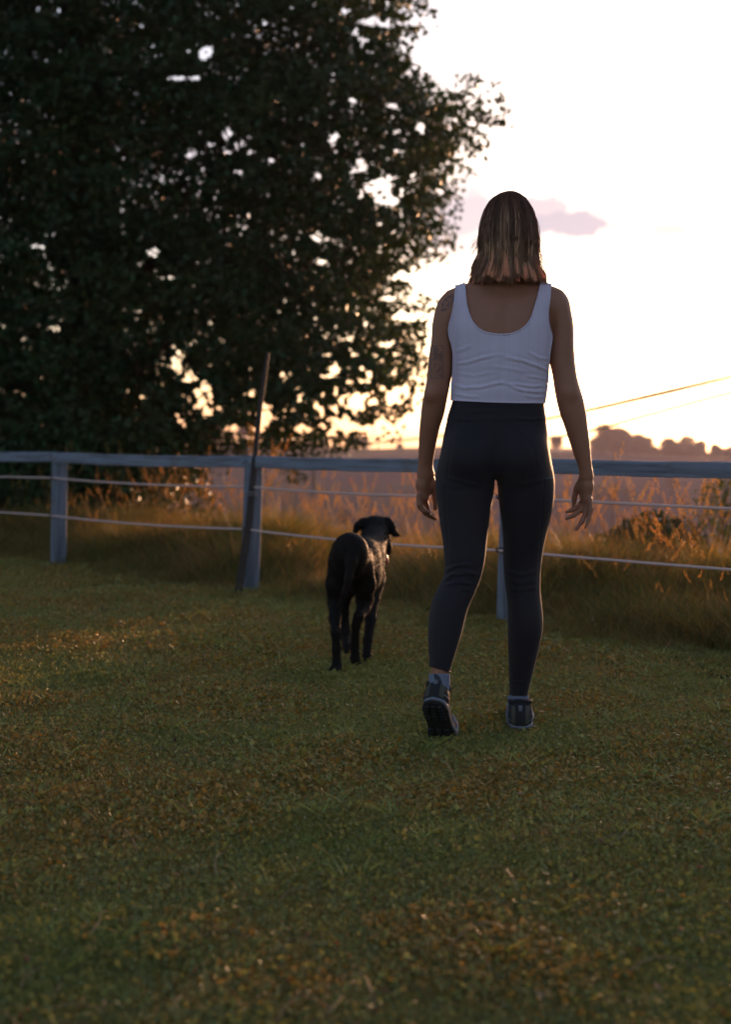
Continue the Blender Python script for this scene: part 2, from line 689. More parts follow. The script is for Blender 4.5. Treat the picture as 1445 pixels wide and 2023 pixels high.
def ground_z(x, y):
    x, y = np.asarray(x, float), np.asarray(y, float)
    p = np.stack([x.ravel(), y.ravel()], 1)
    near = 0.018 * fbm(p * 0.9, 3, 3) + 0.01 * fbm(p * 4, 5, 2)
    near = near.reshape(x.shape)
    s = beyond(x, y)
    t = np.maximum(s - 1.3, 0)
    drop = -0.30 * t * t / (t + 2.0)
    r = np.sqrt(x * x + y * y)
    # the valley and the long hill on its other side
    side = np.clip(x / np.maximum(y, 1), -3, 3)
    ridge = -1.6 - 2.6 * smoothstep(0.10, 0.25, side) - 1.2 * np.exp(-((side + 0.01) / 0.05) ** 2) + 2.2 * np.exp(-((side + 0.085) / 0.05) ** 2)
    ridge = ridge + 0.8 * fbm(p * 0.012, 9, 3).reshape(x.shape)
    floor_ = -26 + 3 * fbm(p * 0.01, 12, 3).reshape(x.shape)
    up = smoothstep(150, 430, y + 0.2 * x)
    far = floor_ * (1 - up) + ridge * up
    m = smoothstep(40, 110, s)
    z = near * smoothstep(14, 4, s) + np.maximum(drop, -60) * (1 - m) + far * m
    z = np.where(r > 700, z - (r - 700) * 0.03, z)
    behind = smoothstep(0, -30, y)
    return z * (1 - behind) + near * behind


def axis(a, b, n0, far):
    u = np.linspace(-1, 1, n0)
    return np.sign(u) * (np.abs(u) * a + (np.abs(u) ** 5) * far) + b


gx = axis(14, 0, 261, 1500)
gy = np.concatenate([-np.geomspace(1, 300, 25)[::-1], np.linspace(-0.9, 20, 140), np.geomspace(20.3, 1600, 150)])
GX, GY = np.meshgrid(gx, gy, indexing='ij')
GZ = ground_z(GX, GY)
V = np.stack([GX, GY, GZ], -1).reshape(-1, 3)
ii = np.arange(len(gx) * len(gy)).reshape(len(gx), len(gy))
F = np.stack([ii[:-1, :-1], ii[1:, :-1], ii[1:, 1:], ii[:-1, 1:]], -1).reshape(-1, 4)

gm = bpy.data.materials.new("meadow_soil")
gm.use_nodes = True
t_ = gm.node_tree
t_.nodes.clear()
h = N(t_)
geo = h.n('ShaderNodeNewGeometry')
pos = geo.outputs['Position']
n1 = h.noise(pos, 1.3, 5, 0.6)
n2 = h.noise(pos, 28, 5, 0.7)
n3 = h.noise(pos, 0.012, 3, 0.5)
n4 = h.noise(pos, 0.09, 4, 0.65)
near_c = h.mix(h.math('MULTIPLY', h.math('SUBTRACT', n1, 0.35), 3.0, clamp=True), (0.036, 0.034, 0.016), (0.060, 0.042, 0.022))
near_c = h.mix(h.math('MULTIPLY', n2, 0.7), near_c, (0.022, 0.020, 0.011))
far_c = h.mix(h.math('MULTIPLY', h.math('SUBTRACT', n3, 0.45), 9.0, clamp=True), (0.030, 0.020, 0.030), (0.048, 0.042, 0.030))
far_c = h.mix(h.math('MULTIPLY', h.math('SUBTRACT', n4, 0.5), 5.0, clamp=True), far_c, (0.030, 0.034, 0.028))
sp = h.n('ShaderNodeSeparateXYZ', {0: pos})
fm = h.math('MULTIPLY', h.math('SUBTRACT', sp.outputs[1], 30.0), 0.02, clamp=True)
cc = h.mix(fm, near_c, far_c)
pb = h.n('ShaderNodeBsdfPrincipled', {'Base Color': cc, 'Roughness': 0.95})
pb.inputs['Specular IOR Level'].default_value = 0.05
bn = h.n('ShaderNodeBump', {'Height': n2, 'Strength': 0.6, 'Distance': 0.02})
t_.links.new(bn.outputs[0], pb.inputs['Normal'])
h.n('ShaderNodeOutputMaterial', {0: pb.outputs[0]})
link("ground", mesh_from("ground", V, F, [gm]), kind='structure',
     label='grassy ground falling beyond the fence into a valley with a long hazy hill')

# ------------------------------------------------------------------ mown lawn: tufts of short blades
def blades(n, rad, h0, h1, wid, cols, bend=0.5, seg=3, r=rng, lean=0.35):
    """n curved tapered blades inside a disc"""
    a = r.uniform(0, 2 * math.pi, n)
    q = rad * np.sqrt(r.uniform(0, 1, n))
    bx, by = q * np.cos(a), q * np.sin(a)
    hh = r.uniform(h0, h1, n)
    da = r.uniform(0, 2 * math.pi, n)
    ln = r.uniform(0.05, lean, n)
    bd = r.uniform(0.1, bend, n)
    fa = r.uniform(0, math.pi, n)
    V, F, C = [], [], []
    ks = np.arange(seg + 1) / seg
    ci = r.randint(0, len(cols), n)
    br = r.uniform(0.5, 1.7, n)
    for i in range(n):
        off = (ln[i] * ks + bd[i] * ks ** 2) * hh[i]
        x = bx[i] + np.cos(da[i]) * off
        y = by[i] + np.sin(da[i]) * off
        z = hh[i] * (ks - 0.25 * bd[i] * ks ** 2) - 0.004
        ww = wid * (1 - ks ** 1.5) * 0.5 * r.uniform(0.7, 1.3)
        wx, wy = np.cos(fa[i]) * ww, np.sin(fa[i]) * ww
        L = np.stack([x - wx, y - wy, z], 1)
        Rr = np.stack([x + wx, y + wy, z], 1)
        b = len(V)
        for k in range(seg):
            V += [L[k], Rr[k]]
            C += [np.array(cols[ci[i]]) * br[i]] * 2
        V.append([x[-1], y[-1], z[-1]])
        C.append(np.array(cols[ci[i]]) * br[i])
        for k in range(seg - 1):
            F.append((b + 2 * k, b + 2 * k + 1, b + 2 * k + 3))
            F.append((b + 2 * k, b + 2 * k + 3, b + 2 * k + 2))
        F.append((b + 2 * seg - 2, b + 2 * seg - 1, b + 2 * seg))
    return np.array(V), F, np.array(C)


lawn_mat = leaf_mat("lawn_blade", (0.278, 0.232, 0.090), trans=(1.4, 1.0, 0.4), tw=0.30, wscale=2.6, alt=(0.310, 0.250, 0.108))
GREEN, OLIVE, STRAW, RUST = (0.85, 1.1, 0.9), (1.2, 1.0, 0.7), (2.6, 1.75, 1.5), (1.9, 0.95, 0.7)
palettes = [[GREEN] * 6 + [OLIVE] * 3 + [STRAW],
            [GREEN] * 4 + [OLIVE] * 3 + [STRAW, RUST],
            [GREEN] * 3 + [OLIVE] * 5 + [STRAW] * 2 + [(1.5, 1.0, .8)],
            [(0.8, 1.12, 0.75)] * 5 + [GREEN] * 3 + [STRAW]]
protos = []
for q, pal in enumerate(palettes):
    V, F, C = blades(110, 0.085, 0.006, 0.027 if q != 2 else 0.020, 0.0032, pal, bend=1.1, seg=3, lean=0.9)
    mb = MB()
    mb.add(V, F, C)
    # small round clover and plantain leaves low in the sward
    k = 26
    c = np.stack([rng.uniform(-.085, .085, k), rng.uniform(-.085, .085, k), rng.uniform(.003, .017, k)], 1)
    Vq, Fq, Cq = leaf_quads(c, rng.uniform(.006, .013, k), 0, 0.9, 0.1, np.array([GREEN if q != 2 else OLIVE] * k) * rng.uniform(.6, 1.2, (k, 1)))
    mb.add(Vq, Fq, Cq)
    protos.append(mb.mesh("lawn_tuft", [lawn_mat], usecol=True))

mb = MB()
V, F, C = blades(7, 0.03, 0.02, 0.050, 0.0026, [STRAW, OLIVE, (1.8, 1.4, 1.1), OLIVE], bend=1.6, seg=5, lean=1.4)
mb.add(V, F, C)
protos.append(mb.mesh("lawn_wisp", [lawn_mat], usecol=True))
mb = MB()
V, F, C = blades(16, 0.022, 0.02, 0.055, 0.0048, [(0.6, 0.95, 0.6), (0.8, 1.1, .7)], bend=1.3, seg=4, lean=1.2)
mb.add(V, F, C)
protos.append(mb.mesh("lawn_weed", [lawn_mat], usecol=True))
pts = []
n_try = 34000
yy = 1.7 * (13.5 / 1.7) ** rng.uniform(0, 1, n_try)
xx = rng.uniform(-1, 1, n_try) * (0.36 * yy + 0.35)
s_ = beyond(xx, yy)
bare = fbm(np.stack([xx, yy], 1) * 3.1, 61, 4)
keep = (s_ < 0.5) & ~((bare > 0.17) & (rng.uniform(0, 1, len(xx)) < np.clip((bare - .17) * 5, 0, .5)))
# thinner with distance follows from the geometric spacing
xx, yy = xx[keep], yy[keep]
ex, ey = [], []
for (fx, fy, fr, fn_) in ((0.225, 4.42, .10, 26), (0.48, 4.56, .11, 22), (0.48, 4.66, .12, 20), (-0.14, 5.57, .09, 30), (0.03, 5.75, .08, 24), (0.02, 5.87, .08, 16), (-0.71, 8.73, .16, 40), (0.72, 7.2, .16, 40), (-2.23, 10.4, .18, 40)):
    ex += list(fx + rng.normal(size=fn_) * fr * .7)
    ey += list(fy + rng.normal(size=fn_) * fr * .7)
NB = len(xx)
xx, yy = np.r_[xx, ex], np.r_[yy, ey]
zz = ground_z(xx, yy)
pn = fbm(np.stack([xx, yy], 1) * 1.6, 21, 3)
pn2 = fbm(np.stack([xx, yy], 1) * 5.0, 27, 2)
var = np.where((pn + 0.9 * pn2 > 0.22) & (rng.uniform(0, 1, len(xx)) < .6), 2, np.where(pn < -0.16, 3, rng.randint(0, 2, len(xx))))
wz = rng.uniform(0, 1, len(xx))
var = np.where(wz < 0.045, 4, np.where(wz < 0.085, 5, var))
extra = np.where(np.arange(len(xx)) >= NB, 1.15, 1.0)
scatter("lawn_grass", np.stack([xx, yy, zz], 1), rng.uniform(0, 6.28, len(xx)), extra *
        (0.72 + 0.5 * rng.uniform(0, 1, len(xx)) + 1.1 * np.maximum(pn2, 0) - 0.35 * np.maximum(-pn2, 0)) * np.clip(0.75 + yy * 0.05, .8, 1.4), var, protos, None,
        label='short mown green and rust lawn covering the field', cat='grass')

# dead leaves, white petals and bits of straw lying in the lawn
mb = MB()
n = 420
yy = 1.9 * (10 / 1.9) ** rng.uniform(0, 1, n)
xx = rng.uniform(-1, 1, n) * 0.36 * yy
zz = ground_z(xx, yy) + rng.uniform(0.008, 0.026, n)
pal = np.array([(0.22, 0.11, 0.06), (0.16, 0.09, 0.05), (0.34, 0.22, 0.13), (0.10, 0.06, 0.035), (0.40, 0.29, 0.20)])
V, F, C = leaf_quads(np.stack([xx, yy, zz], 1), rng.uniform(0.008, 0.026, n), 0, 0.4, 0.5, pal[rng.randint(0, 5, n)])
mb.add(V, F, C)
for i in range(170):
    y = 1.9 * (8 / 1.9) ** rng.uniform()
    x = rng.uniform(-1, 1) * 0.35 * y
    if beyond(x, y) > 0: continue
    L = rng.uniform(0.04, 0.15)
    a = rng.uniform(0, 6.28)
    t = np.linspace(0, 1, 6)
    cv = rng.uniform(-0.6, 0.6)
    px_ = x + L * (t * math.cos(a) - cv * t * t * math.sin(a))
    py_ = y + L * (t * math.sin(a) + cv * t * t * math.cos(a))
    pz = ground_z(px_, py_) + 0.016 + rng.uniform(0.0, 0.4) * L * np.sin(t * 3.0)
    V, F = tube(np.stack([px_, py_, pz], 1), np.linspace(0.0014, 0.0006, 6), 3, caps=False)
    mb.add(V, F, np.array((0.40, 0.27, 0.16)) * rng.uniform(0.4, 1.1))
litter = mb.mesh("dry_litter", [leaf_mat("dry_leaf", (1, 1, 1), trans=(1.4, 0.8, 0.4), tw=0.3, wscale=9)], usecol=True, smooth=False)
link("fallen_leaves", litter, kind='stuff', label='dead leaves and dry straw strewn over the lawn', cat='leaf litter')

# ------------------------------------------------------------------ tall meadow grass beyond the fence
tall_mat = leaf_mat("tall_grass_blade", (0.120, 0.130, 0.048), trans=(1.45, 1.08, 0.62), tw=0.48, wscale=1.4, alt=(0.17, 0.135, 0.062))


def stem_with_head(mb, x, y, hgt, lean, az, r=rng, head=None):
    t = np.linspace(0, 1, 7)
    off = lean * hgt * t ** 2.2
    pts_ = np.stack([x + np.cos(az) * off, y + np.sin(az) * off, hgt * t * (1 - 0.12 * lean * t)], 1)
    V, F = tube(pts_, np.linspace(0.0016, 0.0009, 7), 3, caps=False)
    mb.add(V, F, np.array((2.2, 1.6, 1.2)) * r.uniform(0.6, 1.1))
    L = head or r.uniform(0.09, 0.17)
    d = pts_[-1] - pts_[-2]
    d = d / np.linalg.norm(d)
    d = d + np.array([np.cos(az), np.sin(az), 0]) * 0.25 * lean
    d = d / np.linalg.norm(d)
    k = int(L * 420)
    tt = r.uniform(0, 1, k)
    wd = 0.0066 * np.sin(np.clip(tt * 0.92 + 0.08, 0, 1) * math.pi) ** 0.6
    c = pts_[-1] - d * 0.01 + d[None, :] * (tt * L)[:, None] + r.normal(size=(k, 3)) * wd[:, None] * 0.7
    V, F, C = leaf_quads(c, r.uniform(0.008, 0.014, k), -1.5, 0.45, 0.3, np.array([(2.9, 2.0, 1.6)] * k) * r.uniform(0.7, 1.2, (k, 1)), r)
    mb.add(V, F, C)


tall = []
for q in range(6):
    mb = MB()
    V, F, C = blades(70, 0.13, 0.10, 0.38 if q < 4 else 0.46, 0.006, [GREEN] * 4 + [OLIVE] * 3 + [STRAW], bend=0.9, seg=4, lean=0.5)
    mb.add(V, F, C)
    for k in range([0, 0, 0, 1, 2, 3][q]):
        stem_with_head(mb, rng.uniform(-.12, .12), rng.uniform(-.12, .12), rng.uniform(0.42, 0.70), rng.uniform(0.05, 0.35), rng.uniform(0, 6.28))
    tall.append(mb.mesh("tall_tuft", [tall_mat], usecol=True))
n = 6200
tt = rng.uniform(-9.5, 6, n)
ss = -0.45 + 3.7 * rng.uniform(0, 1, n) ** 1.2
xx = FB[0] + FDIR[0] * tt + FN[0] * ss
yy = FB[1] + FDIR[1] * tt + FN[1] * ss
keep = (yy > 3.2)
xx, yy, ss = xx[keep], yy[keep], ss[keep]
zz = ground_z(xx, yy)
hn = fbm(np.stack([xx, yy], 1) * 1.1, 33, 3)
scl = (0.70 + 0.75 * hn + rng.uniform(0, .35, len(xx))) * (0.16 + 0.84 * smoothstep(-0.35, 1.1, ss + .35 * hn))
var = np.where(rng.uniform(0, 1, len(xx)) < 0.13, rng.randint(3, 6, len(xx)), rng.randint(0, 3, len(xx)))
scatter("tall_meadow_grass", np.stack([xx, yy, zz], 1), rng.uniform(0, 6.28, len(xx)), scl, var, tall, None,
        label='tall seeding meadow grass glowing orange along and beyond the fence', cat='tall grass')
# rough grass on the slope below the lip and round the tree
n = 3000
tt = rng.uniform(-26, 12, n)
ss = 3.0 + 15.0 * rng.uniform(0, 1, n) ** 1.5
xx = FB[0] + FDIR[0] * tt + FN[0] * ss
yy = FB[1] + FDIR[1] * tt + FN[1] * ss
scatter("slope_grass", np.stack([xx, yy, ground_z(xx, yy)], 1), rng.uniform(0, 6.28, n), rng.uniform(0.8, 1.5, n), rng.randint(0, 6, n), tall, None,
        label='rough grass on the slope that drops away behind the fence', cat='rough grass')
# ------------------------------------------------------------------ the paddock fence
def wood_extra(h, v, c, pb):
    mp = h.n('ShaderNodeMapping', {0: v})
    mp.inputs['Scale'].default_value = (1, 1, 1)
    n_ = h.noise(v, 5.0, 5, 0.7)
    st = h.n('ShaderNodeTexNoise', {'Scale': 60.0, 'Detail': 4.0})
    ms = h.n('ShaderNodeMapping', {0: v})
    ms.inputs['Scale'].default_value = (1, 1, 0.05)
    h.t.links.new(ms.outputs[0], st.inputs['Vector'])
    c2 = h.mix(h.math('MULTIPLY', h.math('SUBTRACT', st.outputs[0], 0.42), 4.0, clamp=True), c, (0.09, 0.10, 0.12))
    c2 = h.mix(h.math('MULTIPLY', h.math('SUBTRACT', n_, 0.56), 7.0, clamp=True), c2, (0.10, 0.085, 0.07))
    b = h.n('ShaderNodeBump', {'Height': st.outputs[0], 'Strength': 0.5, 'Distance': 0.004})
    h.t.links.new(b.outputs[0], pb.inputs['Normal'])
    return c2


def rail_extra(h, v, c, pb):
    st = h.n('ShaderNodeTexNoise', {'Scale': 60.0, 'Detail': 4.0})
    ms = h.n('ShaderNodeMapping', {0: v})
    ms.inputs['Scale'].default_value = (0.05, 1, 1)
    h.t.links.new(ms.outputs[0], st.inputs['Vector'])
    n_ = h.noise(v, 4.0, 5, 0.7)
    c2 = h.mix(h.math('MULTIPLY', h.math('SUBTRACT', st.outputs[0], 0.42), 4.0, clamp=True), c, (0.11, 0.12, 0.145))
    c2 = h.mix(h.math('MULTIPLY', h.math('SUBTRACT', n_, 0.58), 7.0, clamp=True), c2, (0.14, 0.12, 0.09))
    b = h.n('ShaderNodeBump', {'Height': st.outputs[0], 'Strength': 0.4, 'Distance': 0.003})
    h.t.links.new(b.outputs[0], pb.inputs['Normal'])
    return c2


post_mat = mat("weathered_grey_post", (0.17, 0.20, 0.26), 0.75, 0.2, 9, extra=wood_extra, spec=0.3)
rail_mat = mat("weathered_grey_rail", (0.20, 0.235, 0.30), 0.7, 0.2, 7, extra=rail_extra, spec=0.35)
rope_mat = mat("electric_rope", (0.62, 0.46, 0.43), 0.6, 0.2, 200)
black_plastic = mat("black_insulator", (0.02, 0.02, 0.02), 0.4)
steel = mat("galvanised_bolt", (0.35, 0.35, 0.36), 0.45, metallic=0.8)

fence = empty("paddock_fence", (FB[0], FB[1], 0), label='weathered grey post and rail fence with two rope strands crossing the meadow', cat='fence')
fyaw = math.atan2(FDIR[1], FDIR[0])
post_leans = {0: (0.9, -1.5), -1: (4.2, 1.0), -2: (2.6, 0.5)}
post_xy = {}
pv, pf = box((0, 0, 0.30), (0.088, 0.088, 1.05), 0.008)
post_me = mesh_from("fence_post", pv, pf, [post_mat], smooth=False)
iv, if_ = tube([(0, 0.0, 0), (0, -0.012, 0), (0, -0.03, 0), (0, -0.042, 0)], [0.012, 0.016, 0.008, 0.013], 10)
ins_me = mesh_from("insulator", iv, if_, [black_plastic])
bolt_v, bolt_f = tube([(0, 0, 0), (0, -0.008, 0), (0, -0.011, 0)], [0.011, 0.011, 0.006], 8)
bolt_me = mesh_from("bolt", bolt_v, bolt_f, [steel])
ROPES = {'u': {}, 'l': {}}
for i in range(-7, 4):
    c = FB + FDIR * FSTEP * i * 2
    if i not in (0, -1, -2):
        c = c + FDIR * rng.uniform(-.1, .1)
    if i == -1:
        c = np.array([-0.712, 8.73])
    if i == -2:
        c = np.array([-2.25, 10.4])
    post_xy[i] = c
    gz = float(ground_z(c[0], c[1]))
    lean = post_leans.get(i, (rng.uniform(-2, 3), rng.uniform(-1.5, 1.5)))
    o = link("post", post_me, fence)
    o.location = (c[0], c[1], gz)
    o.rotation_euler = (R(lean[1]), R(lean[0]), fyaw)
    for key, hh in (('u', 0.640 + 0.006 * (i % 3)), ('l', 0.372 + 0.02 * (i % 2))):
        q = link("insulator", ins_me, fence)
        off = -FN * 0.047
        lx = math.sin(R(lean[0])) * hh
        p = np.array([c[0] + off[0] + FDIR[0] * 0 + lx, c[1] + off[1], gz + hh])
        q.location = p
        q.rotation_euler = (0, 0, fyaw)
        ROPES[key][i] = p + np.array([-FN[0] * .036, -FN[1] * .036, 0])
# rails: one board from post to post, butted on the posts' camera side
for i in range(-7, 3):
    a, b = post_xy[i], post_xy[i + 1]
    za, zb = float(ground_z(*a)), float(ground_z(*b))
    la = post_leans.get(i, (1, 0))[0]
    lb = post_leans.get(i + 1, (1, 0))[0]
    A = np.array([*(a - FN * 0.070), 0.800 + 0.005 * math.sin(i * 2.1)])
    B = np.array([*(b - FN * 0.070), 0.800 + 0.005 * math.sin((i + 1) * 2.1)])
    A[0] += math.sin(R(la)) * 0.8
    B[0] += math.sin(R(lb)) * 0.8
    L = np.linalg.norm(B - A)
    nseg = 14
    mb = MB()
    prof = [(-.021, -.036), (.021, -.036), (.024, -.030), (.024, .030), (.019, .037), (-.019, .037), (-.024, .030), (-.024, -.030)]
    V, F = [], []
    for k in range(nseg + 1):
        u = k / nseg
        sag = -0.010 * math.sin(math.pi * u) + 0.002 * math.sin(k * 1.7 + i)
        for (py_, pz_) in prof:
            V.append(((u - 0.5) * (L - 0.006), py_, pz_ + sag))
    for k in range(nseg):
        for q in range(8):
            q2 = (q + 1) % 8
            F.append((k * 8 + q, (k + 1) * 8 + q, (k + 1) * 8 + q2, k * 8 + q2))
    F.append(tuple(range(8)))
    F.append(tuple(nseg * 8 + q for q in range(7, -1, -1)))
    rm = mesh_from("fence_rail", V, F, [rail_mat], smooth=False)
    o = link("rail", rm, fence)
    mid = (A + B) / 2
    d = (B - A) / L
    o.location = mid
    o.rotation_euler = (0, -math.asin(d[2]), math.atan2(d[1], d[0]))
    for s_, e in ((-1, A), (1, B)):
        bo = link("bolt", bolt_me, fence)
        p = e + (mid - e) / np.linalg.norm(mid - e) * 0.04
        bo.location = (p[0] - FN[0] * .024, p[1] - FN[1] * .024, p[2])
        bo.rotation_euler = (0, 0, fyaw)
for key in ('u', 'l'):
    P_ = []
    ks = sorted(ROPES[key])
    for a, b in zip(ks[:-1], ks[1:]):
        pa, pb_ = ROPES[key][a], ROPES[key][b]
        for u in np.linspace(0, 1, 10)[:-1]:
            p = pa * (1 - u) + pb_ * u
            p = p + np.array([0, 0, -0.016 * 4 * u * (1 - u)])
            P_.append(p)
    P_.append(ROPES[key][ks[-1]])
    V, F = tube(P_, 0.0065, 7)
    link("rope", mesh_from("fence_rope", V, F, [rope_mat]), fence)

# the leaning stake lashed to the second post
A = np.array([-0.80, 8.60, -0.15])
base, top = P(471, 1172, 8.62), P(530.5, 697, 8.62)
d = (top - base)
V, F = [], []
prof0 = [(-1, -1), (1, -1), (1, 1), (-1, 1)]
stations = [(-.12, .024), (0, .024), (.3, .021), (.55, .016), (.75, .0135), (.92, .013), (1.0, .009)]
for u, wd in stations:
    c = base + d * u + np.array([0.010 * math.sin(u * 6), 0, 0])
    for sx, sy in prof0:
        V.append((c[0] + sx * wd, c[1] + sy * 0.013 + sx * 0.006, c[2]))
for k in range(len(stations) - 1):
    for q in range(4):
        q2 = (q + 1) % 4
        F.append((k * 4 + q, k * 4 + q2, (k + 1) * 4 + q2, (k + 1) * 4 + q))
F.append((3, 2, 1, 0))
F.append(tuple(len(V) - 4 + q for q in range(4)))
stake_mat = mat("old_dark_wood", (0.055, 0.045, 0.042), 0.85, 0.4, 30, bump=0.6, bscale=60)
stake = empty("leaning_stake", base, label='tall thin dark wooden stake leaning against the second fence post', cat='stake')
link("pole", mesh_from("stake_pole", V, F, [stake_mat], smooth=False), stake)
c_ = base + d * 0.40
tw = [c_ + np.array([0.042 * math.cos(a), 0.03 * math.sin(a) + 0.0, 0.008 * a / 3]) for a in np.linspace(0, 12.0, 40)]
V, F = tube(tw, 0.003, 5)
link("lashing", mesh_from("lashing", V, F, [steel]), stake)

# ------------------------------------------------------------------ overhead cables to a pole down the slope
cable_mat = mat("overhead_cable", (0.50, 0.36, 0.18), 0.6)
lines = empty("overhead_line", (14, 14, 0), label='overhead cables sloping from upper right behind the woman down to a small pole', cat='power line')
polem = mat("pole_wood", (0.12, 0.09, 0.07), 0.85, 0.3, 15)
for pts_, r_ in (
        ([(2500, 490, 13), (1445, 742, 22), (1165, 809, 33), (1090, 826, 38), (870, 862, 50), (620, 886, 72)], 0.034),
        ([(2500, 520, 13.2), (1445, 748, 22.3), (1165, 813, 33.4), (1090, 829, 38.4), (870, 864, 50.2), (620, 887, 72)], 0.026),
        ([(2500, 520, 14), (1445, 773, 24), (1165, 853, 36), (1090, 868, 42), (870, 884, 52), (620, 896, 72)], 0.042)):
    q = np.array([P(*p) for p in pts_])
    # smooth interpolation
    t0 = np.r_[0, np.cumsum(np.linalg.norm(np.diff(q[:, :2], axis=0), axis=1))]
    tt = np.linspace(0, t0[-1], 60)
    Q = np.stack([np.interp(tt, t0, q[:, k]) for k in range(3)], 1)
    for _ in range(25):
        Q[1:-1] = 0.5 * Q[1:-1] + 0.25 * (Q[:-2] + Q[2:])
    V, F = tube(Q, r_ * np.linspace(.72, 1.2, 60), 6)
    link("cable", mesh_from("cable", V, F, [cable_mat]), lines)
for (px, d_, ztop) in ((2500, 13.4, None), (620, 72, None)):
    tp = P(px, 480 if px > 2000 else 878, d_)
    gz = float(ground_z(tp[0], tp[1]))
    mb = MB()
    V, F = tube([(tp[0], tp[1], gz - .5), (tp[0], tp[1], (gz + tp[2]) / 2), (tp[0], tp[1], tp[2] + .2)], [.13, .11, .09], 10)
    mb.add(V, F)
    V, F = box((tp[0], tp[1], tp[2] - 0.05), (0.9, .09, .09), .01)
    mb.add(V, F)
    link("utility_pole", mb.mesh("utility_pole", [polem]), lines)

# ------------------------------------------------------------------ the big tree behind the fence
bark = mat("tree_bark", (0.060, 0.045, 0.034), 0.95, 0.4, 8, bump=1.0, bscale=25, spec=0.1)
leafm = leaf_mat("tree_leaf", (0.021, 0.054, 0.018), trans=(2.2, 1.2, 0.25), tw=0.16, wscale=0.9, alt=(0.030, 0.064, 0.018), rough=0.45)

TD = 17.0
EDGE = [(-1200, 250), (-900, 500), (-600, 700), (-300, 780), (-120, 800), (0, 828), (40, 815), (90, 800), (130, 812), (165, 860), (200, 940), (230, 955), (280, 925), (330, 905), (400, 902), (450, 895),
        (500, 860), (540, 812), (590, 800), (640, 832), (690, 838), (740, 838), (790, 822), (830, 780), (870, 700), (885, 640), (900, 560), (960, 400), (1010, 330)]
EDGE = np.array(EDGE, float)
BOT = np.array([(-900, 1010), (0, 1010), (250, 1005), (360, 975), (415, 880), (455, 872), (520, 868), (560, 905), (600, 925), (640, 880), (700, 866), (780, 880), (840, 800)], float)
GAPS = [(410, 106, 22, 18), (368, 155, 34, 9), (372, 100, 12, 12), (505, 192, 13, 9), (660, 268, 14, 18), (545, 312, 24, 15), (450, 265, 14, 14),
        (712, 330, 22, 26), (745, 365, 32, 26), (775, 395, 18, 18), (590, 265, 8, 8), (630, 470, 26, 13), (640, 518, 20, 8),
        (72, 488, 18, 9), (95, 465, 14, 7), (290, 530, 26, 13), (330, 548, 18, 8), (268, 545, 12, 10), (330, 690, 18, 15), (350, 715, 16, 22),
        (375, 745, 16, 18), (395, 790, 14, 26), (412, 815, 22, 12), (470, 852, 34, 17), (522, 822, 20, 36), (500, 780, 10, 12), (795, 545, 34, 14), (860, 560, 40, 22),
        (800, 625, 36, 12), (770, 590, 22, 8), (708, 790, 40, 20), (660, 735, 22, 14), (740, 850, 50, 20), (790, 770, 32, 16), (670, 840, 40, 18), (650, 700, 14, 10), (600, 850, 16, 10),
        (380, 300, 16, 10), (318, 350, 8, 6), (190, 550, 8, 8), (110, 650, 10, 8), (278, 785, 7, 7), (640, 665, 9, 7), (190, 235, 7, 7), (740, 45, 24, 14), (680, 20, 18, 10),
        (780, 210, 22, 10), (830, 250, 12, 16), (885, 245, 10, 14), (220, 280, 10, 8), (230, 460, 10, 7), (470, 340, 11, 8), (630, 345, 10, 8), (870, 380, 8, 8), (700, 200, 8, 8), (560, 215, 8, 8),
        (300, 500, 14, 10), (240, 415, 8, 6), (150, 380, 7, 6), (88, 232, 6, 6), (120, 20, 14, 10), (75, 18, 10, 8), (770, 680, 24, 8), (690, 670, 16, 9), (725, 640, 10, 7), (590, 790, 14, 10), (560, 745, 9, 9)]


def crown_ok(px, py, dd, slack=0.0):
    e = np.interp(py, EDGE[:, 0], EDGE[:, 1])
    b = np.interp(px, BOT[:, 0], BOT[:, 1])
    off = (dd - TD) / 3.2
    return (px < e - 100 * off ** 2 - slack) & (py < b - 60 * off ** 2 * (dd > TD) + 10)


n = 20500
px = rng.uniform(-900, 960, n)
py = rng.uniform(-1150, 1010, n)
dd = TD + rng.uniform(-3.0, 3.0, n)
ok = crown_ok(px, py, dd, 6)
vis = (px > -60) & (py > -60)
ok &= vis | (rng.uniform(0, 1, n) < 0.5)
px, py, dd = px[ok], py[ok], dd[ok]
# sprigs that stick out of the outline
sprig = [(990, 195, 17), (1000, 215, 17), (975, 175, 17.1), (940, 165, 17), (955, 200, 17), (982, 240, 17), (925, 185, 17), (905, 190, 16.9), (930, 160, 17.2), (962, 235, 17),
         (835, 12, 17), (848, 25, 17), (820, 60, 16.8), (925, 335, 17), (930, 300, 17), (945, 290, 16.9), (884, 478, 17), (872, 505, 17), (575, 925, 16.8), (590, 945, 16.8), (582, 905, 16.7),
         (400, 935, 17), (388, 955, 17), (440, 890, 17), (765, 868, 17), (715, 880, 17), (655, 890, 17), (835, 610, 17), (842, 590, 17), (828, 640, 17), (850, 720, 17)]
px = np.r_[px, [s_[0] for s_ in sprig]]
py = np.r_[py, [s_[1] for s_ in sprig]]
dd = np.r_[dd, [s_[2] for s_ in sprig]]
cl = np.array([P(a, b, c) for a, b, c in zip(px, py, dd)])
sr = np.r_[np.full(len(px) - len(sprig), 1.0), np.full(len(sprig), 0.35)]
LC, LS = [], []
for c, s_ in zip(cl, sr):
    k = int(rng.uniform(30, 60) * (1 if s_ == 1 else 0.42))
    r_ = rng.uniform(0.16, 0.34) * s_
    LC.append(c + rng.normal(size=(k, 3)) * np.array([r_, r_, r_ * 0.6]) * 0.62)
    LS.append(rng.uniform(0.055, 0.10, k))
LC, LS = np.concatenate(LC), np.concatenate(LS)
lpx = LC[:, 0] / LC[:, 1] * FPX + 722.5
lpy = 872 - (LC[:, 2] - HC) / LC[:, 1] * FPX
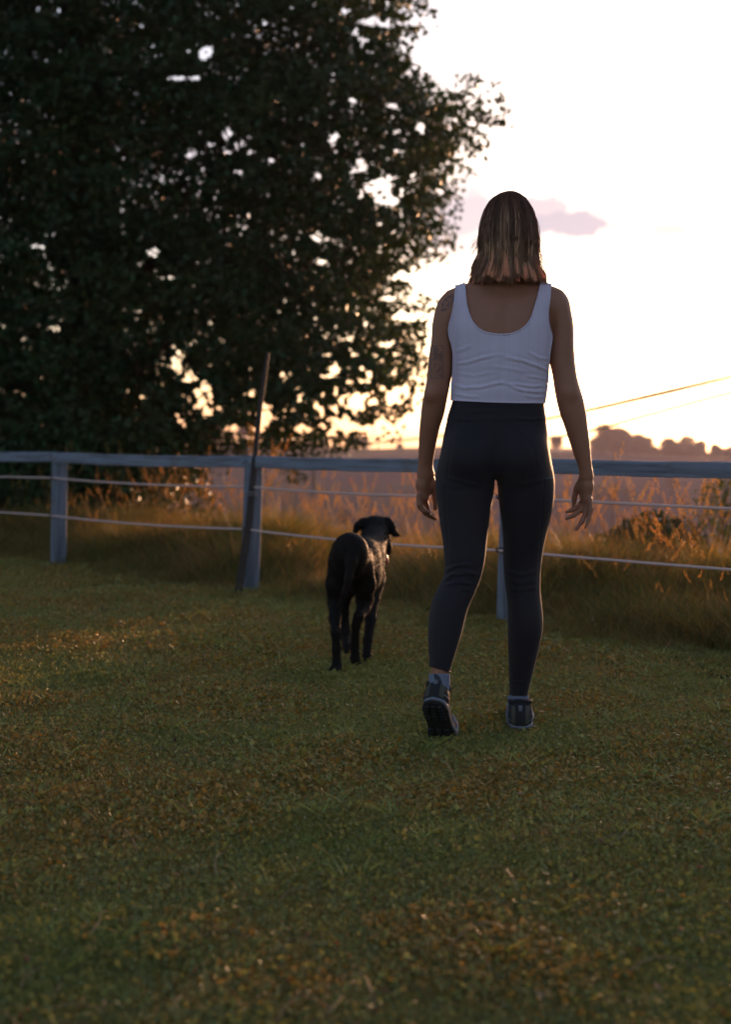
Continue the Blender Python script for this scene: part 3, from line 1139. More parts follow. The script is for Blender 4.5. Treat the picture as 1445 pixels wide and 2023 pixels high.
wob = 0.55 * vnoise(np.stack([lpx, lpy], 1) / 11.0, 3) + 0.3 * vnoise(np.stack([lpx, lpy], 1) / 5.0, 8)
kp = np.ones(len(LC), bool)
for (a, b, rx, ry) in GAPS:
    q = ((lpx - a) / rx) ** 2 + ((lpy - b) / ry) ** 2
    kp &= ~((np.sqrt(q) * 1.3 + 1.2 * wob < 1.0) & (rng.uniform(0, 1, len(LC)) < 0.985))
# airy quarters of the crown
air = 0.55 * np.exp(-(((lpx - 720) / 110) ** 2 + ((lpy - 790) / 90) ** 2)) + 0.35 * np.exp(-(((lpx - 760) / 90) ** 2 + ((lpy - 360) / 90) ** 2)) \
    + 0.3 * np.exp(-(((lpx - 480) / 120) ** 2 + ((lpy - 290) / 60) ** 2)) + 0.35 * np.exp(-(((lpx - 740) / 70) ** 2 + ((lpy - 60) / 70) ** 2)) + .35 * np.exp(-(((lpx - 400) / 90) ** 2 + ((lpy - 790) / 60) ** 2))
airn = vnoise(np.stack([lpx, lpy], 1) / 13.0, 14)
kp &= ~((airn > 1.0 - 1.9 * air) & (rng.uniform(0, 1, len(LC)) < 0.97))
e_ = np.interp(lpy, EDGE[:, 0], EDGE[:, 1])
far_out = (lpx > e_ + 14 + 12 * wob)
ns = sum(1 for _ in sprig)
# leaves of the sprigs stay
issp = np.zeros(len(LC), bool)
for s_ in sprig:
    issp |= (np.abs(lpx - s_[0]) < 34) & (np.abs(lpy - s_[1]) < 30)
kp &= ~(far_out & ~issp)
LC, LS = LC[kp], LS[kp]
shade = np.clip(0.9 + 0.35 * fbm(LC * 0.9, 41, 3), .5, 1.4)[:, None] * rng.uniform(0.7, 1.3, (len(LC), 1))
V, F, C = leaf_quads(LC, LS, 0.4, 0.62, 0.3, np.array([(1, 1, 1)] * len(LC)) * shade)
print("TREE LEAVES", len(LC))
tb = P(150, 872, TD)
gz = float(ground_z(tb[0], tb[1]))
tree = empty("broadleaf_tree", (tb[0], tb[1], gz), label='huge dark broadleaf tree filling the upper left behind the fence', cat='tree')
link("crown", mesh_from("tree_crown", V, F, [leafm], smooth=False, col=C), tree)
tz = np.linspace(gz - .3, 9.5, 12)
tp = np.stack([tb[0] + 0.25 * np.sin(tz * 0.5), tb[1] + 0.15 * np.cos(tz * 0.7), tz], 1)
V, F = tube(tp, np.interp(tz, [gz - .3, gz + .4, 2, 9.5], [.62, .42, .36, .08]), 14)
link("trunk", mesh_from("trunk", V, F, [bark]), tree)
mb = MB()
limbs = []
tg = tb * 0.35 + 0.65 * cl[rng.choice(len(cl) - len(sprig), 34, replace=False)]
for k, e in enumerate(tg):
    h0 = np.clip(e[2] - 0.6 - 0.35 * np.linalg.norm(e[:2] - tb[:2]), gz + 1.6, 8.5)
    a = np.array([np.interp(h0, tz, tp[:, 0]), np.interp(h0, tz, tp[:, 1]), h0])
    t = np.linspace(0, 1, 9)[:, None]
    ctl = (a + e) / 2 + np.array([0, 0, 0.35])
    q = (1 - t) ** 2 * a + 2 * t * (1 - t) * ctl + t ** 2 * e + rng.normal(size=(9, 3)) * 0.03
    q[0] = a
    limbs.append(q)
    V, F = tube(q, np.linspace(0.06 if k % 4 else 0.11, 0.008, 9), 6)
    if k < 12:
        link("limb", mesh_from("limb", V, F, [bark]), tree)
    else:
        mb.add(V, F)
allp = np.concatenate([l[3:] for l in limbs])
for c in cl[::5]:
    j = np.argmin(((allp - c) ** 2).sum(1))
    if np.linalg.norm(allp[j] - c) < 2.2:
        m_ = (allp[j] + c) / 2 + rng.normal(size=3) * 0.08
        V, F = tube([allp[j], m_, c], [0.014, 0.009, 0.004], 4, caps=False)
        mb.add(V, F)
link("twigs", mb.mesh("twigs", [bark]), tree, kind='stuff')

# ------------------------------------------------------------------ shrubs and trees beyond
shrub_leaf = leaf_mat("shrub_leaf", (0.034, 0.062, 0.020), trans=(1.6, 1.2, 0.3), tw=0.15, wscale=2)


def shrub(name, c, r, n, label, cat, lm, size=(0.03, 0.06), stems=7, tint=(1, 1, 1)):
    gz = float(ground_z(c[0], c[1]))
    e = empty(name, (c[0], c[1], gz), label=label, cat=cat)
    r = np.array(r)
    d = rng.normal(size=(n, 3))
    d /= np.linalg.norm(d, axis=1)[:, None]
    bump_ = 1 + 0.28 * fbm(d * 2.3, 5, 3)
    q = np.array(c) + d * r * (rng.uniform(0, 1, (n, 1)) ** 0.45) * bump_[:, None]
    q = q[q[:, 2] > gz + 0.02]
    V, F, C = leaf_quads(q, rng.uniform(*size, len(q)), -0.2, 0.6, 0.3, np.array([tint] * len(q)) * rng.uniform(.6, 1.3, (len(q), 1)))
    link("foliage", mesh_from(name + "_foliage", V, F, [lm], smooth=False, col=C), e)
    mb = MB()
    for k in range(stems):
        t = q[rng.randint(len(q))]
        V, F = tube([(c[0] + rng.uniform(-.05, .05), c[1] + rng.uniform(-.05, .05), gz - .05), ((c[0] + t[0]) / 2, (c[1] + t[1]) / 2, (gz + t[2]) / 2 + .08), t], [.014, .009, .004], 5)
        mb.add(V, F)
    link("stem", mb.mesh(name + "_stem", [bark]), e)
    return e


c = P(1290, 1105, 10.6)
c[2] -= 0.1
shrub("round_shrub", c, (0.50, 0.45, 0.46), 7500, 'dark green round shrub behind the lower rope at the right', 'shrub', shrub_leaf)
c = P(1440, 985, 12.0)
c[2] -= 0.15
shrub("olive_shrub", c, (0.30, 0.35, 0.42), 700, 'loose olive green shrub under the rail at the right edge', 'shrub', shrub_leaf, tint=(2.4, 1.9, .9))
c = P(60, 1010, 14.2)
shrub("thicket_shrub", c, (1.9, 0.8, 0.9), 9000, 'dark thicket below the big tree at the left edge', 'shrub', leafm, size=(.05, .09))

# dry weeds with bent stalks at the right, in front of the shrub
dry = leaf_mat("dry_weed", (0.30, 0.20, 0.12), trans=(1.6, 0.9, 0.45), tw=0.35, wscale=6)
for q, (px, py, d_, top, ln_) in enumerate([(1240, 1215, 6.75, 1010, 0.10), (1330, 1225, 6.6, 955, -0.04), (1400, 1235, 6.4, 975, -0.09), (1205, 1205, 6.95, 1045, -.13), (1365, 1215, 6.7, 1020, -.10), (1425, 1230, 6.35, 1050, -.12), (1290, 1222, 6.7, 1060, .12)]):
    b = P(px, py, d_)
    gz = float(ground_z(b[0], b[1]))
    t_ = P(px, top, d_)[2]
    mb = MB()
    rr = np.random.RandomState(100 + q)
    hgt = t_ - gz
    for k in range(2):
        stem_with_head(mb, rr.uniform(-.05, .05), rr.uniform(-.05, .05), hgt * rr.uniform(.62, .95) if k else hgt * .95, abs(ln_) * rr.uniform(1, 3.5) + .05, (0 if ln_ > 0 else math.pi) + rr.uniform(-.6, .6), rr, head=rr.uniform(.08, .14))
    for k in range(2):
        a = rr.uniform(0, 6.28)
        L = rr.uniform(.15, .4)
        tt_ = np.linspace(0, 1, 6)
        pp = np.stack([np.cos(a) * L * tt_, np.sin(a) * L * .5 * tt_, .25 * tt_ - .18 * tt_ ** 2], 1)
        V, F = tube(pp, np.linspace(.003, .0015, 6), 3, caps=False)
        mb.add(V, F, (1.5, 1.3, 1.1))
        V, F, C = leaf_quads(pp[2:] + rr.normal(size=(4, 3)) * .012, np.full(4, .05), 0, .35, .5, np.array([(1, .8, .6)] * 4), rr)
        mb.add(V, F, C)
    me = mb.mesh("seeding_grass_tuft", [tall_mat], usecol=True)
    o = link("seeding_grass_tuft", me, label=None)
    o.location = (b[0], b[1], gz)
    tag(o, label=['bent grass tuft leaning right beside the woman behind the lower rope', 'upright grass tuft whose head reaches the rail right of centre', 'tallest grass tuft close to the right edge of the photo',
                  'grass tuft leaning left just right of the woman\'s hand', 'leaning grass tuft between the two tallest tufts at right', 'low grass tuft at the far right edge under the lower rope', 'short grass tuft in front of the round shrub'][q],
        cat='grass tuft', group='tall seeding grass tufts at the right')

# distant trees on the ridge
far_leaf = leaf_mat("distant_leaf", (0.045, 0.045, 0.028), trans=(1.2, 0.8, 0.4), tw=0.2, wscale=0.5)
kinds = []
for q in range(5):
    n = 1100
    d = rng.normal(size=(n, 3))
    d /= np.linalg.norm(d, axis=1)[:, None]
    rr_ = np.array([2.6, 2.6, 2.4 if q < 3 else 3.4])
    p_ = d * rr_ * (rng.uniform(0, 1, (n, 1)) ** 0.33) * (1 + 0.35 * fbm(d * 1.8 + q * 7, q, 3))[:, None] + np.array([0, 0, 3.8])
    V, F, C = leaf_quads(p_, rng.uniform(.35, .8, n), 0, .8, .3, np.ones((n, 3)) * rng.uniform(.6, 1.3, (n, 1)))
    cm = mesh_from("distant_crown", V, F, [far_leaf], smooth=False, col=C)
    V, F = tube([(0, 0, -1), (0.1, 0, 1.5), (0, 0, 4.2)], [.35, .28, .1], 6)
    kinds.append((cm, mesh_from("distant_trunk", V, F, [bark])))


def far_tree(px, d_, s_, k, label, group=None, zoff=0.0):
    p = P(px, 872, d_)
    gz = float(ground_z(p[0], p[1]))
    e = empty("ridge_tree", (p[0], p[1], gz + zoff), label=label, cat='tree', group=group)
    e.scale = (s_, s_, s_ * rng.uniform(.85, 1.15))
    e.rotation_euler = (0, 0, rng.uniform(0, 6))
    for nm, me in (("crown", kinds[k][0]), ("trunk", kinds[k][1])):
        o = bpy.data.objects.new(nm, me)
        COL.objects.link(o)
        o.parent = e
    return e


for px in np.arange(1165, 1470, 6.5):
    far_tree(px + rng.uniform(-3, 3), rng.uniform(398, 410), rng.uniform(.20, .38), int(rng.randint(5)), 'low bush in the hedge line under the ridge trees', 'low hedge trees along the ridge')
far_tree(1100, 395, 0.75, 1, 'small round tree alone on the ridge beside the woman\'s right arm')
k = 0
for px in np.r_[np.arange(1172, 1395, 5.5), np.arange(1418, 1620, 8.0)]:
    px = px + rng.uniform(-4, 4)
    bump2 = 1.0 + 0.35 * math.exp(-((px - 1235) / 35) ** 2) + .15 * math.exp(-((px - 1345) / 25) ** 2) - (.45 if 1285 < px < 1320 else 0)
    far_tree(px, rng.uniform(405, 450), bump2 * rng.choice([.35, .5, .65, .8, 1.0]), k % 5, ('tree in the tallest hazy clump on the ridge right of the woman' if px < 1290 else 'tree in the lower hazy clump at the middle of the ridge tree line' if px < 1400 else 'hazy ridge tree beyond the bright gap at the right edge'), 'trees along the hazy ridge')
    k += 1
for px, d_, s_ in ((455, 420, .6), (480, 430, .8), (430, 410, .9), (520, 425, .55), (640, 430, .7), (612, 435, .6), (690, 415, .5), (720, 440, .7), (400, 425, .9), (790, 420, .45), (845, 430, .5), (300, 420, .9), (220, 430, 1.0)):
    far_tree(px, d_, s_, k % 5, 'small tree on the distant hill seen under the big tree', 'trees on the distant hill at the left')
    k += 1
for px, d_, s_ in ((520, 330, .5), (560, 330, .6), (900, 300, .6), (930, 300, .5), (1180, 300, .6), (1210, 296, .7), (1245, 300, .55), (1330, 310, .7), (680, 280, .5), (1400, 290, .7), (440, 350, .6)):
    far_tree(px, d_, s_, k % 5, 'low tree in the hedgerows on the valley side', 'hedgerow trees on the valley side')
    k += 1

# ------------------------------------------------------------------ evening haze in the valley
V, F = box((0, 330, -12), (1500, 900, 60))
haze = link("haze", mesh_from("haze", V, F, smooth=False), kind='stuff', label='thin evening haze filling the valley', cat='haze')
hm = bpy.data.materials.new("haze")
hm.use_nodes = True
hm.node_tree.nodes.clear()
h = N(hm.node_tree)
pv = h.n('ShaderNodeVolumePrincipled')
pv.inputs['Color'].default_value = (0.80, 0.74, 1.0, 1)
pv.inputs['Density'].default_value = 0.00019
pv.inputs['Anisotropy'].default_value = 0.5
h.n('ShaderNodeOutputMaterial', {'Volume': pv.outputs[0]})
haze.data.materials.append(hm)
# ------------------------------------------------------------------ the woman
WD = 4.47
h_ = 0.004
G = Grid((-0.0, 4.10, -0.02), (0.82, 4.80, 1.74), h_)


def Q(px, py, d=WD):
    return P(px, py, d)


# torso (y, left x, right x, distance, half depth)
G.limb([(574, 915, 1092, 4.475, .050), (583, 899, 1103, 4.475, .066), (600, 889, 1102, 4.475, .080), (625, 885, 1094, 4.472, .090), (650, 888, 1090, 4.47, .098), (680, 893.5, 1089, 4.47, .102), (703, 897, 1086, 4.468, .103),
        (730, 899, 1083.5, 4.468, .100), (755, 899, 1079.5, 4.47, .094), (788, 898, 1074, 4.47, .088), (805, 892, 1074, 4.47, .088), (820, 887.5, 1077, 4.47, .090), (835, 883.5, 1079, 4.47, .095),
        (855, 880, 1081, 4.47, .100), (871, 878, 1081, 4.47, .102), (902, 884, 1074, 4.47, .100), (926, 892, 1066, 4.468, .090), (938, 900, 1058, 4.468, .070)], k=.02, ex=0.15, inset=3.5)
# legs
G.limb([(840, 888, 975, 4.475, .070), (871, 877, 972, 4.475, .085), (902, 870, 972, 4.475, .090), (926, 864, 976, 4.47, .092), (950, 860.5, 978, 4.468, .098), (978, 863, 975, 4.465, .096), (1008, 867, 970, 4.46, .090), (1039, 871, 966, 4.45, .083), (1069, 876, 962, 4.44, .076), (1100, 879, 959.5, 4.425, .070),
        (1124, 880.5, 955, 4.42, .066), (1145, 876, 949.5, 4.415, .064), (1167, 863, 941, 4.41, .064), (1191, 853, 929, 4.40, .064), (1206, 850.5, 923, 4.395, .063), (1237, 846.5, 916, 4.385, .060), (1270, 847, 907, 4.37, .052),
        (1294, 848.5, 899, 4.36, .044), (1318, 850, 891, 4.352, .038), (1335, 850.5, 888, 4.348, .036), (1352, 850, 888, 4.345, .038), (1372, 853, 888, 4.345, .038)], k=.012, sm=4, inset=2.2)
G.limb([(840, 985, 1074, 4.47, .070), (871, 984, 1082, 4.47, .085), (902, 983, 1088, 4.47, .090), (926, 980, 1092, 4.47, .092), (945, 982, 1096, 4.47, .100), (963, 985.5, 1096, 4.475, .100), (993, 987, 1094, 4.48, .094), (1024, 991.5, 1088, 4.49, .086), (1054, 995, 1080, 4.50, .078), (1084, 995.6, 1073.5, 4.51, .070),
        (1115, 995.6, 1069.5, 4.515, .063), (1145, 998, 1067.5, 4.51, .059), (1176, 1002, 1068, 4.51, .058), (1206, 1005, 1072.5, 4.505, .060), (1237, 1004.7, 1073.5, 4.50, .058), (1270, 1005, 1068, 4.505, .053),
        (1306, 1006, 1059, 4.515, .045), (1341, 1007, 1050.6, 4.525, .037), (1374, 1008, 1042, 4.53, .035), (1400, 1004, 1045, 4.53, .038), (1425, 1004, 1046, 4.535, .038)], k=.012, sm=4, inset=2.2)
# seat
G.ell(Q(928, 905, 4.415), (.074, .075, .085), k=.03)
G.ell(Q(1031, 905, 4.415), (.074, .075, .085), k=.03)
# chest in front
G.ell(Q(950, 668, 4.545), (.060, .052, .058), k=.035)
G.ell(Q(1030, 668, 4.545), (.060, .052, .058), k=.035)
# trapezius, neck
G.capsule(Q(1004, 560, 4.478), Q(1004, 490, 4.475), .058, .056, .03)
G.capsule(Q(1000, 556, 4.475), Q(908, 597, 4.475), .046, .040, .04)
G.capsule(Q(1008, 556, 4.475), Q(1096, 602, 4.475), .046, .040, .04)
core = G.copy()
# arms
G.limb([(578, 884, 912, 4.475, .030), (590, 868.5, 912, 4.475, .043), (615, 859, 908, 4.475, .050), (640, 854.6, 898, 4.475, .051), (670, 853, 893, 4.476, .048), (700, 848.5, 893.5, 4.478, .046), (730, 845.5, 894, 4.48, .044), (755, 843, 889.6, 4.482, .042),
        (776, 839, 886.6, 4.485, .041), (800, 833.5, 882, 4.50, .040), (820, 832, 878, 4.51, .039), (841, 829.6, 870.5, 4.52, .036), (871, 828, 863.7, 4.54, .032), (902, 827, 858, 4.555, .027), (923, 826, 855.5, 4.565, .023), (938, 825.5, 857, 4.57, .019)], k=.022, sm=4)
G.limb([(580, 1094, 1108, 4.475, .030), (591, 1090, 1118, 4.475, .043), (609, 1088, 1127, 4.475, .050), (633, 1090, 1133, 4.474, .051), (654, 1092, 1134.8, 4.473, .049), (685, 1090, 1134.8, 4.47, .047), (715, 1089, 1137, 4.468, .045), (746, 1093.6, 1141, 4.465, .042),
        (767, 1096, 1147, 4.462, .041), (791, 1100.5, 1154.5, 4.462, .040), (819, 1107.5, 1160, 4.465, .038), (841, 1116, 1162, 4.468, .036), (871, 1125.6, 1166, 4.472, .032), (902, 1136, 1168.5, 4.478, .027), (926, 1145, 1171, 4.482, .023), (943, 1148, 1171.5, 4.485, .019)], k=.022, sm=4)
# elbows
G.ell(Q(852, 778, 4.462), (.016, .016, .020), k=.02)
G.ell(Q(1128, 776, 4.436), (.016, .016, .020), k=.02)
# left hand: the back of the hand outwards, fingers curled
G.chain([Q(841, 934, 4.568), Q(836, 958, 4.575), Q(837, 982, 4.578)], [.021, .021, .018], .015)
G.chain([Q(846, 938, 4.57), Q(843, 960, 4.585), Q(841, 980, 4.595)], [.018, .019, .015], .012)
for ch, rr in (([(828, 978, 4.562), (829, 996, 4.560), (838, 1009, 4.563), (849, 1013, 4.568)], (.0088, .0080, .0072, .0060)),
               ([(829.5, 982, 4.578), (831, 1002, 4.578), (842, 1015, 4.582), (854, 1020.5, 4.588)], (.0094, .0084, .0076, .0062)),
               ([(834, 984, 4.594), (836, 1006, 4.596), (848, 1018, 4.60), (860, 1025, 4.606)], (.0095, .0086, .0078, .0063)),
               ([(840, 980, 4.606), (843, 999, 4.612), (848, 1013, 4.618), (856, 1017, 4.622)], (.0094, .0083, .0075, .0062)),
               ([(852, 945, 4.585), (858, 962, 4.592), (860.5, 984, 4.600), (860.5, 1005, 4.604)], (.0130, .0115, .0090, .0068))):
    G.chain([Q(*c) for c in ch], rr, .007)
# right hand
G.chain([Q(1159, 938, 4.484), Q(1160, 960, 4.488), Q(1160, 985, 4.492)], [.018, .020, .018], .015)
G.chain([Q(1158, 945, 4.49), Q(1157, 966, 4.503), Q(1156, 985, 4.512)], [.016, .018, .015], .012)
for ch, rr in (([(1155, 986, 4.516), (1146, 1000, 4.520), (1132, 1008, 4.520), (1120.5, 1011, 4.518)], (.0093, .0083, .0070, .0054)),
               ([(1158, 990, 4.500), (1150, 1007, 4.500), (1135, 1018, 4.498), (1120, 1025, 4.494)], (.0095, .0084, .0072, .0056)),
               ([(1162, 992, 4.486), (1159, 1012, 4.484), (1150, 1031, 4.480), (1139.5, 1046, 4.475)], (.0094, .0083, .0073, .0056)),
               ([(1166.5, 986, 4.474), (1168, 1007, 4.470), (1164, 1027, 4.466), (1158, 1042, 4.462)], (.0088, .0075, .0066, .0052)),
               ([(1151, 948, 4.505), (1141, 964, 4.520), (1136, 984, 4.528), (1134.5, 1000, 4.532)], (.0125, .0105, .0085, .0064))):
    G.chain([Q(*c) for c in ch], rr, .006)
# head with a face that looks away towards the fence
hc = Q(1005, 452, 4.475)
G.ell(hc, (.075, .094, .100), k=.02)
G.ell(hc + np.array([0, .032, -.062]), (.056, .062, .062), k=.03)
G.ell(hc + np.array([0, .066, -.112]), (.026, .022, .018), k=.02)
G.ell(hc + np.array([0, .098, -.028]), (.011, .018, .024), k=.012)
G.ell(hc + np.array([0, .106, -.040]), (.014, .012, .010), k=.010)
G.ell(hc + np.array([0, .086, .016]), (.050, .012, .010), k=.02)
G.ell(hc + np.array([0, .092, -.072]), (.022, .010, .005), k=.008)
G.ell(hc + np.array([0, .090, -.081]), (.019, .010, .006), k=.008)
for s_ in (-1, 1):
    G.ell(hc + np.array([s_ * .030, .094, -.006]), (.016, .012, .010), k=.008, sub=True)
    G.ell(hc + np.array([s_ * .030, .080, -.006]), (.012, .012, .012), k=.004)
    G.ell(hc + np.array([s_ * .077, -.004, -.022]), (.009, .018, .030), k=.008)

V, F = G.surf(0, smooth=1)


def to_px(V):
    return V[:, 0] / V[:, 1] * FPX + 722.5, 872 - (V[:, 2] - HC) / V[:, 1] * FPX


def back_relief(V, F):
    """shoulder blades, the furrow of the spine and the hollow of the back"""
    Nn = normals(V, F)
    a, b = to_px(V)
    f = smoothstep(0.1, -0.5, Nn[:, 1]) * ((a > 890) & (a < 1100))
    d = np.zeros(len(V))
    for cx_, tl in ((946, .25), (1052, -.25)):
        u = (a - cx_) + (b - 640) * tl
        d += 0.0060 * np.exp(-(u / 24) ** 2 - ((b - 638) / 42) ** 2)
        d += 0.0030 * np.exp(-((u - np.sign(tl) * 26) / 7) ** 2 - ((b - 640) / 34) ** 2)
    d -= 0.0050 * np.exp(-((a - 1000) / 8) ** 2) * smoothstep(570, 620, b) * smoothstep(752, 715, b)
    return V + Nn * (d * f)[:, None]


V = back_relief(V, F)


def skin_extra(h, v, c, pb):
    """darker knuckle and freckle variation, and the two line tattoos of the left arm"""
    sp = h.n('ShaderNodeSeparateXYZ', {0: v})
    x, y, z = sp.outputs
    big = h.noise(v, 9.0, 4, 0.6)
    c = h.mix(h.math('MULTIPLY', big, 0.5), c, (0.24, 0.115, 0.075))
    facing = h.math('LESS_THAN', y, 4.495)

    def rect(x0, x1, z0, z1):
        # 1 inside; distance to the border in metres
        dx = h.math('MINIMUM', h.math('SUBTRACT', x, x0), h.math('SUBTRACT', x1, x))
        dz = h.math('MINIMUM', h.math('SUBTRACT', z, z0), h.math('SUBTRACT', z1, z))
        return h.math('MINIMUM', dx, dz)
    a, b = P(851, 748, 4.45), P(876, 683, 4.45)
    d = rect(float(a[0]), float(b[0]), float(a[2]), float(b[2]))
    frame = h.math('MULTIPLY', h.math('GREATER_THAN', d, 0.0), h.math('LESS_THAN', d, 0.0022))
    inn = h.math('GREATER_THAN', d, 0.005)
    nl = h.noise(v, 85.0, 3, 0.6, 1.2)
    lines = h.math('LESS_THAN', h.math('ABSOLUTE', h.math('SUBTRACT', h.math('FRACT', h.math('MULTIPLY', nl, 6.0)), 0.5)), 0.13)
    fillm = h.math('MULTIPLY', h.math('GREATER_THAN', h.noise(v, 38.0, 2, 0.5), 0.53), 0.55)
    t1 = h.math('MAXIMUM', frame, h.math('MULTIPLY', inn, h.math('MAXIMUM', lines, fillm)))
    a, b = P(871, 616, 4.44), P(898, 584, 4.44)
    cx, cz = float((a[0] + b[0]) / 2), float((a[2] + b[2]) / 2)
    dx = h.math('ADD', h.math('SUBTRACT', x, cx), h.math('MULTIPLY', h.math('SUBTRACT', z, cz), -0.5))
    dz = h.math('SUBTRACT', z, cz)
    rr = h.math('SQRT', h.math('ADD', h.math('POWER', h.math('DIVIDE', dx, 0.012), 2.0), h.math('POWER', h.math('DIVIDE', dz, 0.023), 2.0)))
    rr = h.math('ADD', rr, h.math('MULTIPLY', h.math('SUBTRACT', h.noise(v, 95.0, 3, 0.6), 0.5), 2.2))
    ring = h.math('MAXIMUM', h.math('LESS_THAN', h.math('ABSOLUTE', h.math('SUBTRACT', rr, 0.95)), 0.17), h.math('LESS_THAN', h.math('ABSOLUTE', h.math('SUBTRACT', rr, 0.25)), 0.10))
    t1 = h.math('MAXIMUM', t1, ring)
    t1 = h.math('MULTIPLY', h.math('MULTIPLY', t1, facing), 0.78)
    return h.mix(t1, c, (0.045, 0.05, 0.065))


skin = mat("tanned_skin", (0.37, 0.162, 0.098), 0.50, 0.10, 40, bump=0.12, bscale=350, spec=0.35, sss=0.12, extra=skin_extra)
person = empty("person", (float(Q(1000, 0)[0]), WD, 0), label='woman in lavender tank top and dark leggings walking away across the lawn', cat='person')
body = link("body", mesh_from("woman_body", V, F, [skin]), person)
# fingernails and eyes
eye_mat = mat("eye_white", (0.7, 0.7, 0.68), 0.2)

# ---- leggings
leg_mat_col = (0.0160, 0.0138, 0.0195)


def leg_extra(h, v, c, pb):
    sp = h.n('ShaderNodeSeparateXYZ', {0: v})
    x, y, z = sp.outputs
    fine = h.n('ShaderNodeTexWave', {'Scale': 320.0, 'Distortion': 0.3})
    h.t.links.new(v, fine.inputs['Vector'])
    b = h.n('ShaderNodeBump', {'Height': h.math('ADD', h.noise(v, 30, 4, .6), h.math('MULTIPLY', fine.outputs['Fac'], 0.15)), 'Strength': 0.25, 'Distance': 0.004})
    h.t.links.new(b.outputs[0], pb.inputs['Normal'])
    return c


legm = mat("charcoal_legging_fabric", leg_mat_col, 0.66, 0.12, 60, spec=0.22, sheen=0.08, extra=leg_extra)
V, F = core.surf(0.0045, smooth=2)
Nn = normals(V, F)
px, py = to_px(V)


def polyd(px, py, pts):
    """distance in photo pixels from each point to a polyline, and the position along it"""
    best = np.full(len(px), 1e9)
    pos_ = np.zeros(len(px))
    m = len(pts) - 1
    for i in range(m):
        ax, ay = pts[i]
        bx, by = pts[i + 1]
        dx, dy = bx - ax, by - ay
        t = np.clip(((px - ax) * dx + (py - ay) * dy) / (dx * dx + dy * dy), 0, 1)
        d = np.hypot(px - ax - t * dx, py - ay - t * dy)
        b = d < best
        best = np.where(b, d, best)
        pos_ = np.where(b, (i + t) / m, pos_)
    return best, pos_


def fold(V, Nn, px, py, folds, back=True):
    disp = np.zeros(len(V))
    f = (Nn[:, 1] < 0.25) if back else np.ones(len(V), bool)
    for pts, amp, wd in folds:
        d, t = polyd(px, py, pts)
        taper = np.minimum(1, np.minimum(t, 1 - t) * 5 + 0.15)
        disp += 0.7 * amp * taper * (np.exp(-(d / wd) ** 2) - 0.45 * np.exp(-((d - 2.1 * wd) / wd) ** 2)) * f
    return V + Nn * disp[:, None]


def z1(a):
    return [(x / 3.284 + 780, y / 3.284 + 350) for x, y in a]


def z2(a):
    return [(x / 3.284 + 780, y / 3.284 + 780) for x, y in a]


folds = [(z2([(325, 1140), (400, 1108), (510, 1098)]), .0035, 2.6), (z2([(310, 1215), (375, 1168), (470, 1158), (560, 1168)]), .0050, 3.0), (z2([(320, 1235), (420, 1215), (520, 1232)]), .0042, 3.0),
         (z2([(330, 1185), (420, 1140), (540, 1150)]), .0030, 2.4), (z2([(420, 1260), (500, 1262), (545, 1225)]), .0030, 3.0), (z2([(345, 130), (420, 160), (560, 172)]), .0022, 2.6), (z2([(760, 150), (900, 160), (975, 150)]), .0025, 2.6),
         (z2([(350, 180), (430, 225), (480, 240)]), .0014, 2.4), (z2([(300, 560), (370, 590), (470, 600)]), .0018, 3.5),
         ([(1000, 1128), (1030, 1136), (1064, 1128)], .0022, 3.0), ([(999, 1160), (1030, 1166), (1066, 1160)], .0020, 3.0), (z2([(560, 590), (450, 570), (330, 540)]), .0020, 4), (z2([(760, 590), (880, 575), (1000, 540)]), .0020, 4), (z2([(420, 120), (520, 105), (700, 110)]), .0014, 3), ([(1006, 1345), (1030, 1349), (1049, 1342)], .0020, 2.5), ([(1006, 1352), (1030, 1358), (1047, 1350)], .0014, 2.0), ([(1000, 1148), (1035, 1152), (1066, 1146)], .0012, 3.0)]
V = fold(V, Nn, px, py, folds)
# waistband, seams
band = smoothstep(0, 1.5, 832 - py) * 0.0012
V = V + Nn * band[:, None]
seams = [z2([(395, 60), (375, 300), (345, 480), (330, 700), (350, 1000)]), z2([(975, 545), (960, 700), (945, 1000), (925, 1300)]), z2([(385, 330), (440, 262), (540, 262), (640, 190), (760, 200), (900, 330), (930, 480)]), z2([(648, 190), (650, 560)])]
for sm_ in seams:
    d, t = polyd(px, py, sm_)
    V = V + Nn * (-0.0013 * np.exp(-(d / 1.3) ** 2) * (Nn[:, 1] < 0.3))[:, None]
px, py = to_px(V)
g_top = py - 790
left = px < np.interp(py, [900, 960, 2000], [979, 980, 985])
hem = np.where(left, 1317 + (px - 850) * 0.24 + 1.5 * np.sin(px * .2), 1374 + 1.2 * np.sin(px * .3))
V2, F2 = clip(V, F, py - 789.7 - 5.2 * (px - 897) / 178)
px2, py2 = to_px(V2)
left = px2 < 980
hem = np.where(left, 1316 + (px2 - 850) * 0.28, 1374)
V2, F2 = clip(V2, F2, hem - py2)
leg = link("leggings", mesh_from("leggings", V2, F2, [legm]), person)
sm = leg.modifiers.new('thick', 'SOLIDIFY')
sm.thickness = 0.0022
sm.offset = -1
for lp in rims(F2):
    p = smooth_loop(V2[lp], 3)
    p = p[::2]
    V_, F_ = tube(p, .0018, 6, closed=True)
    link("hem", mesh_from("legging_hem", V_, F_, [legm]), leg)
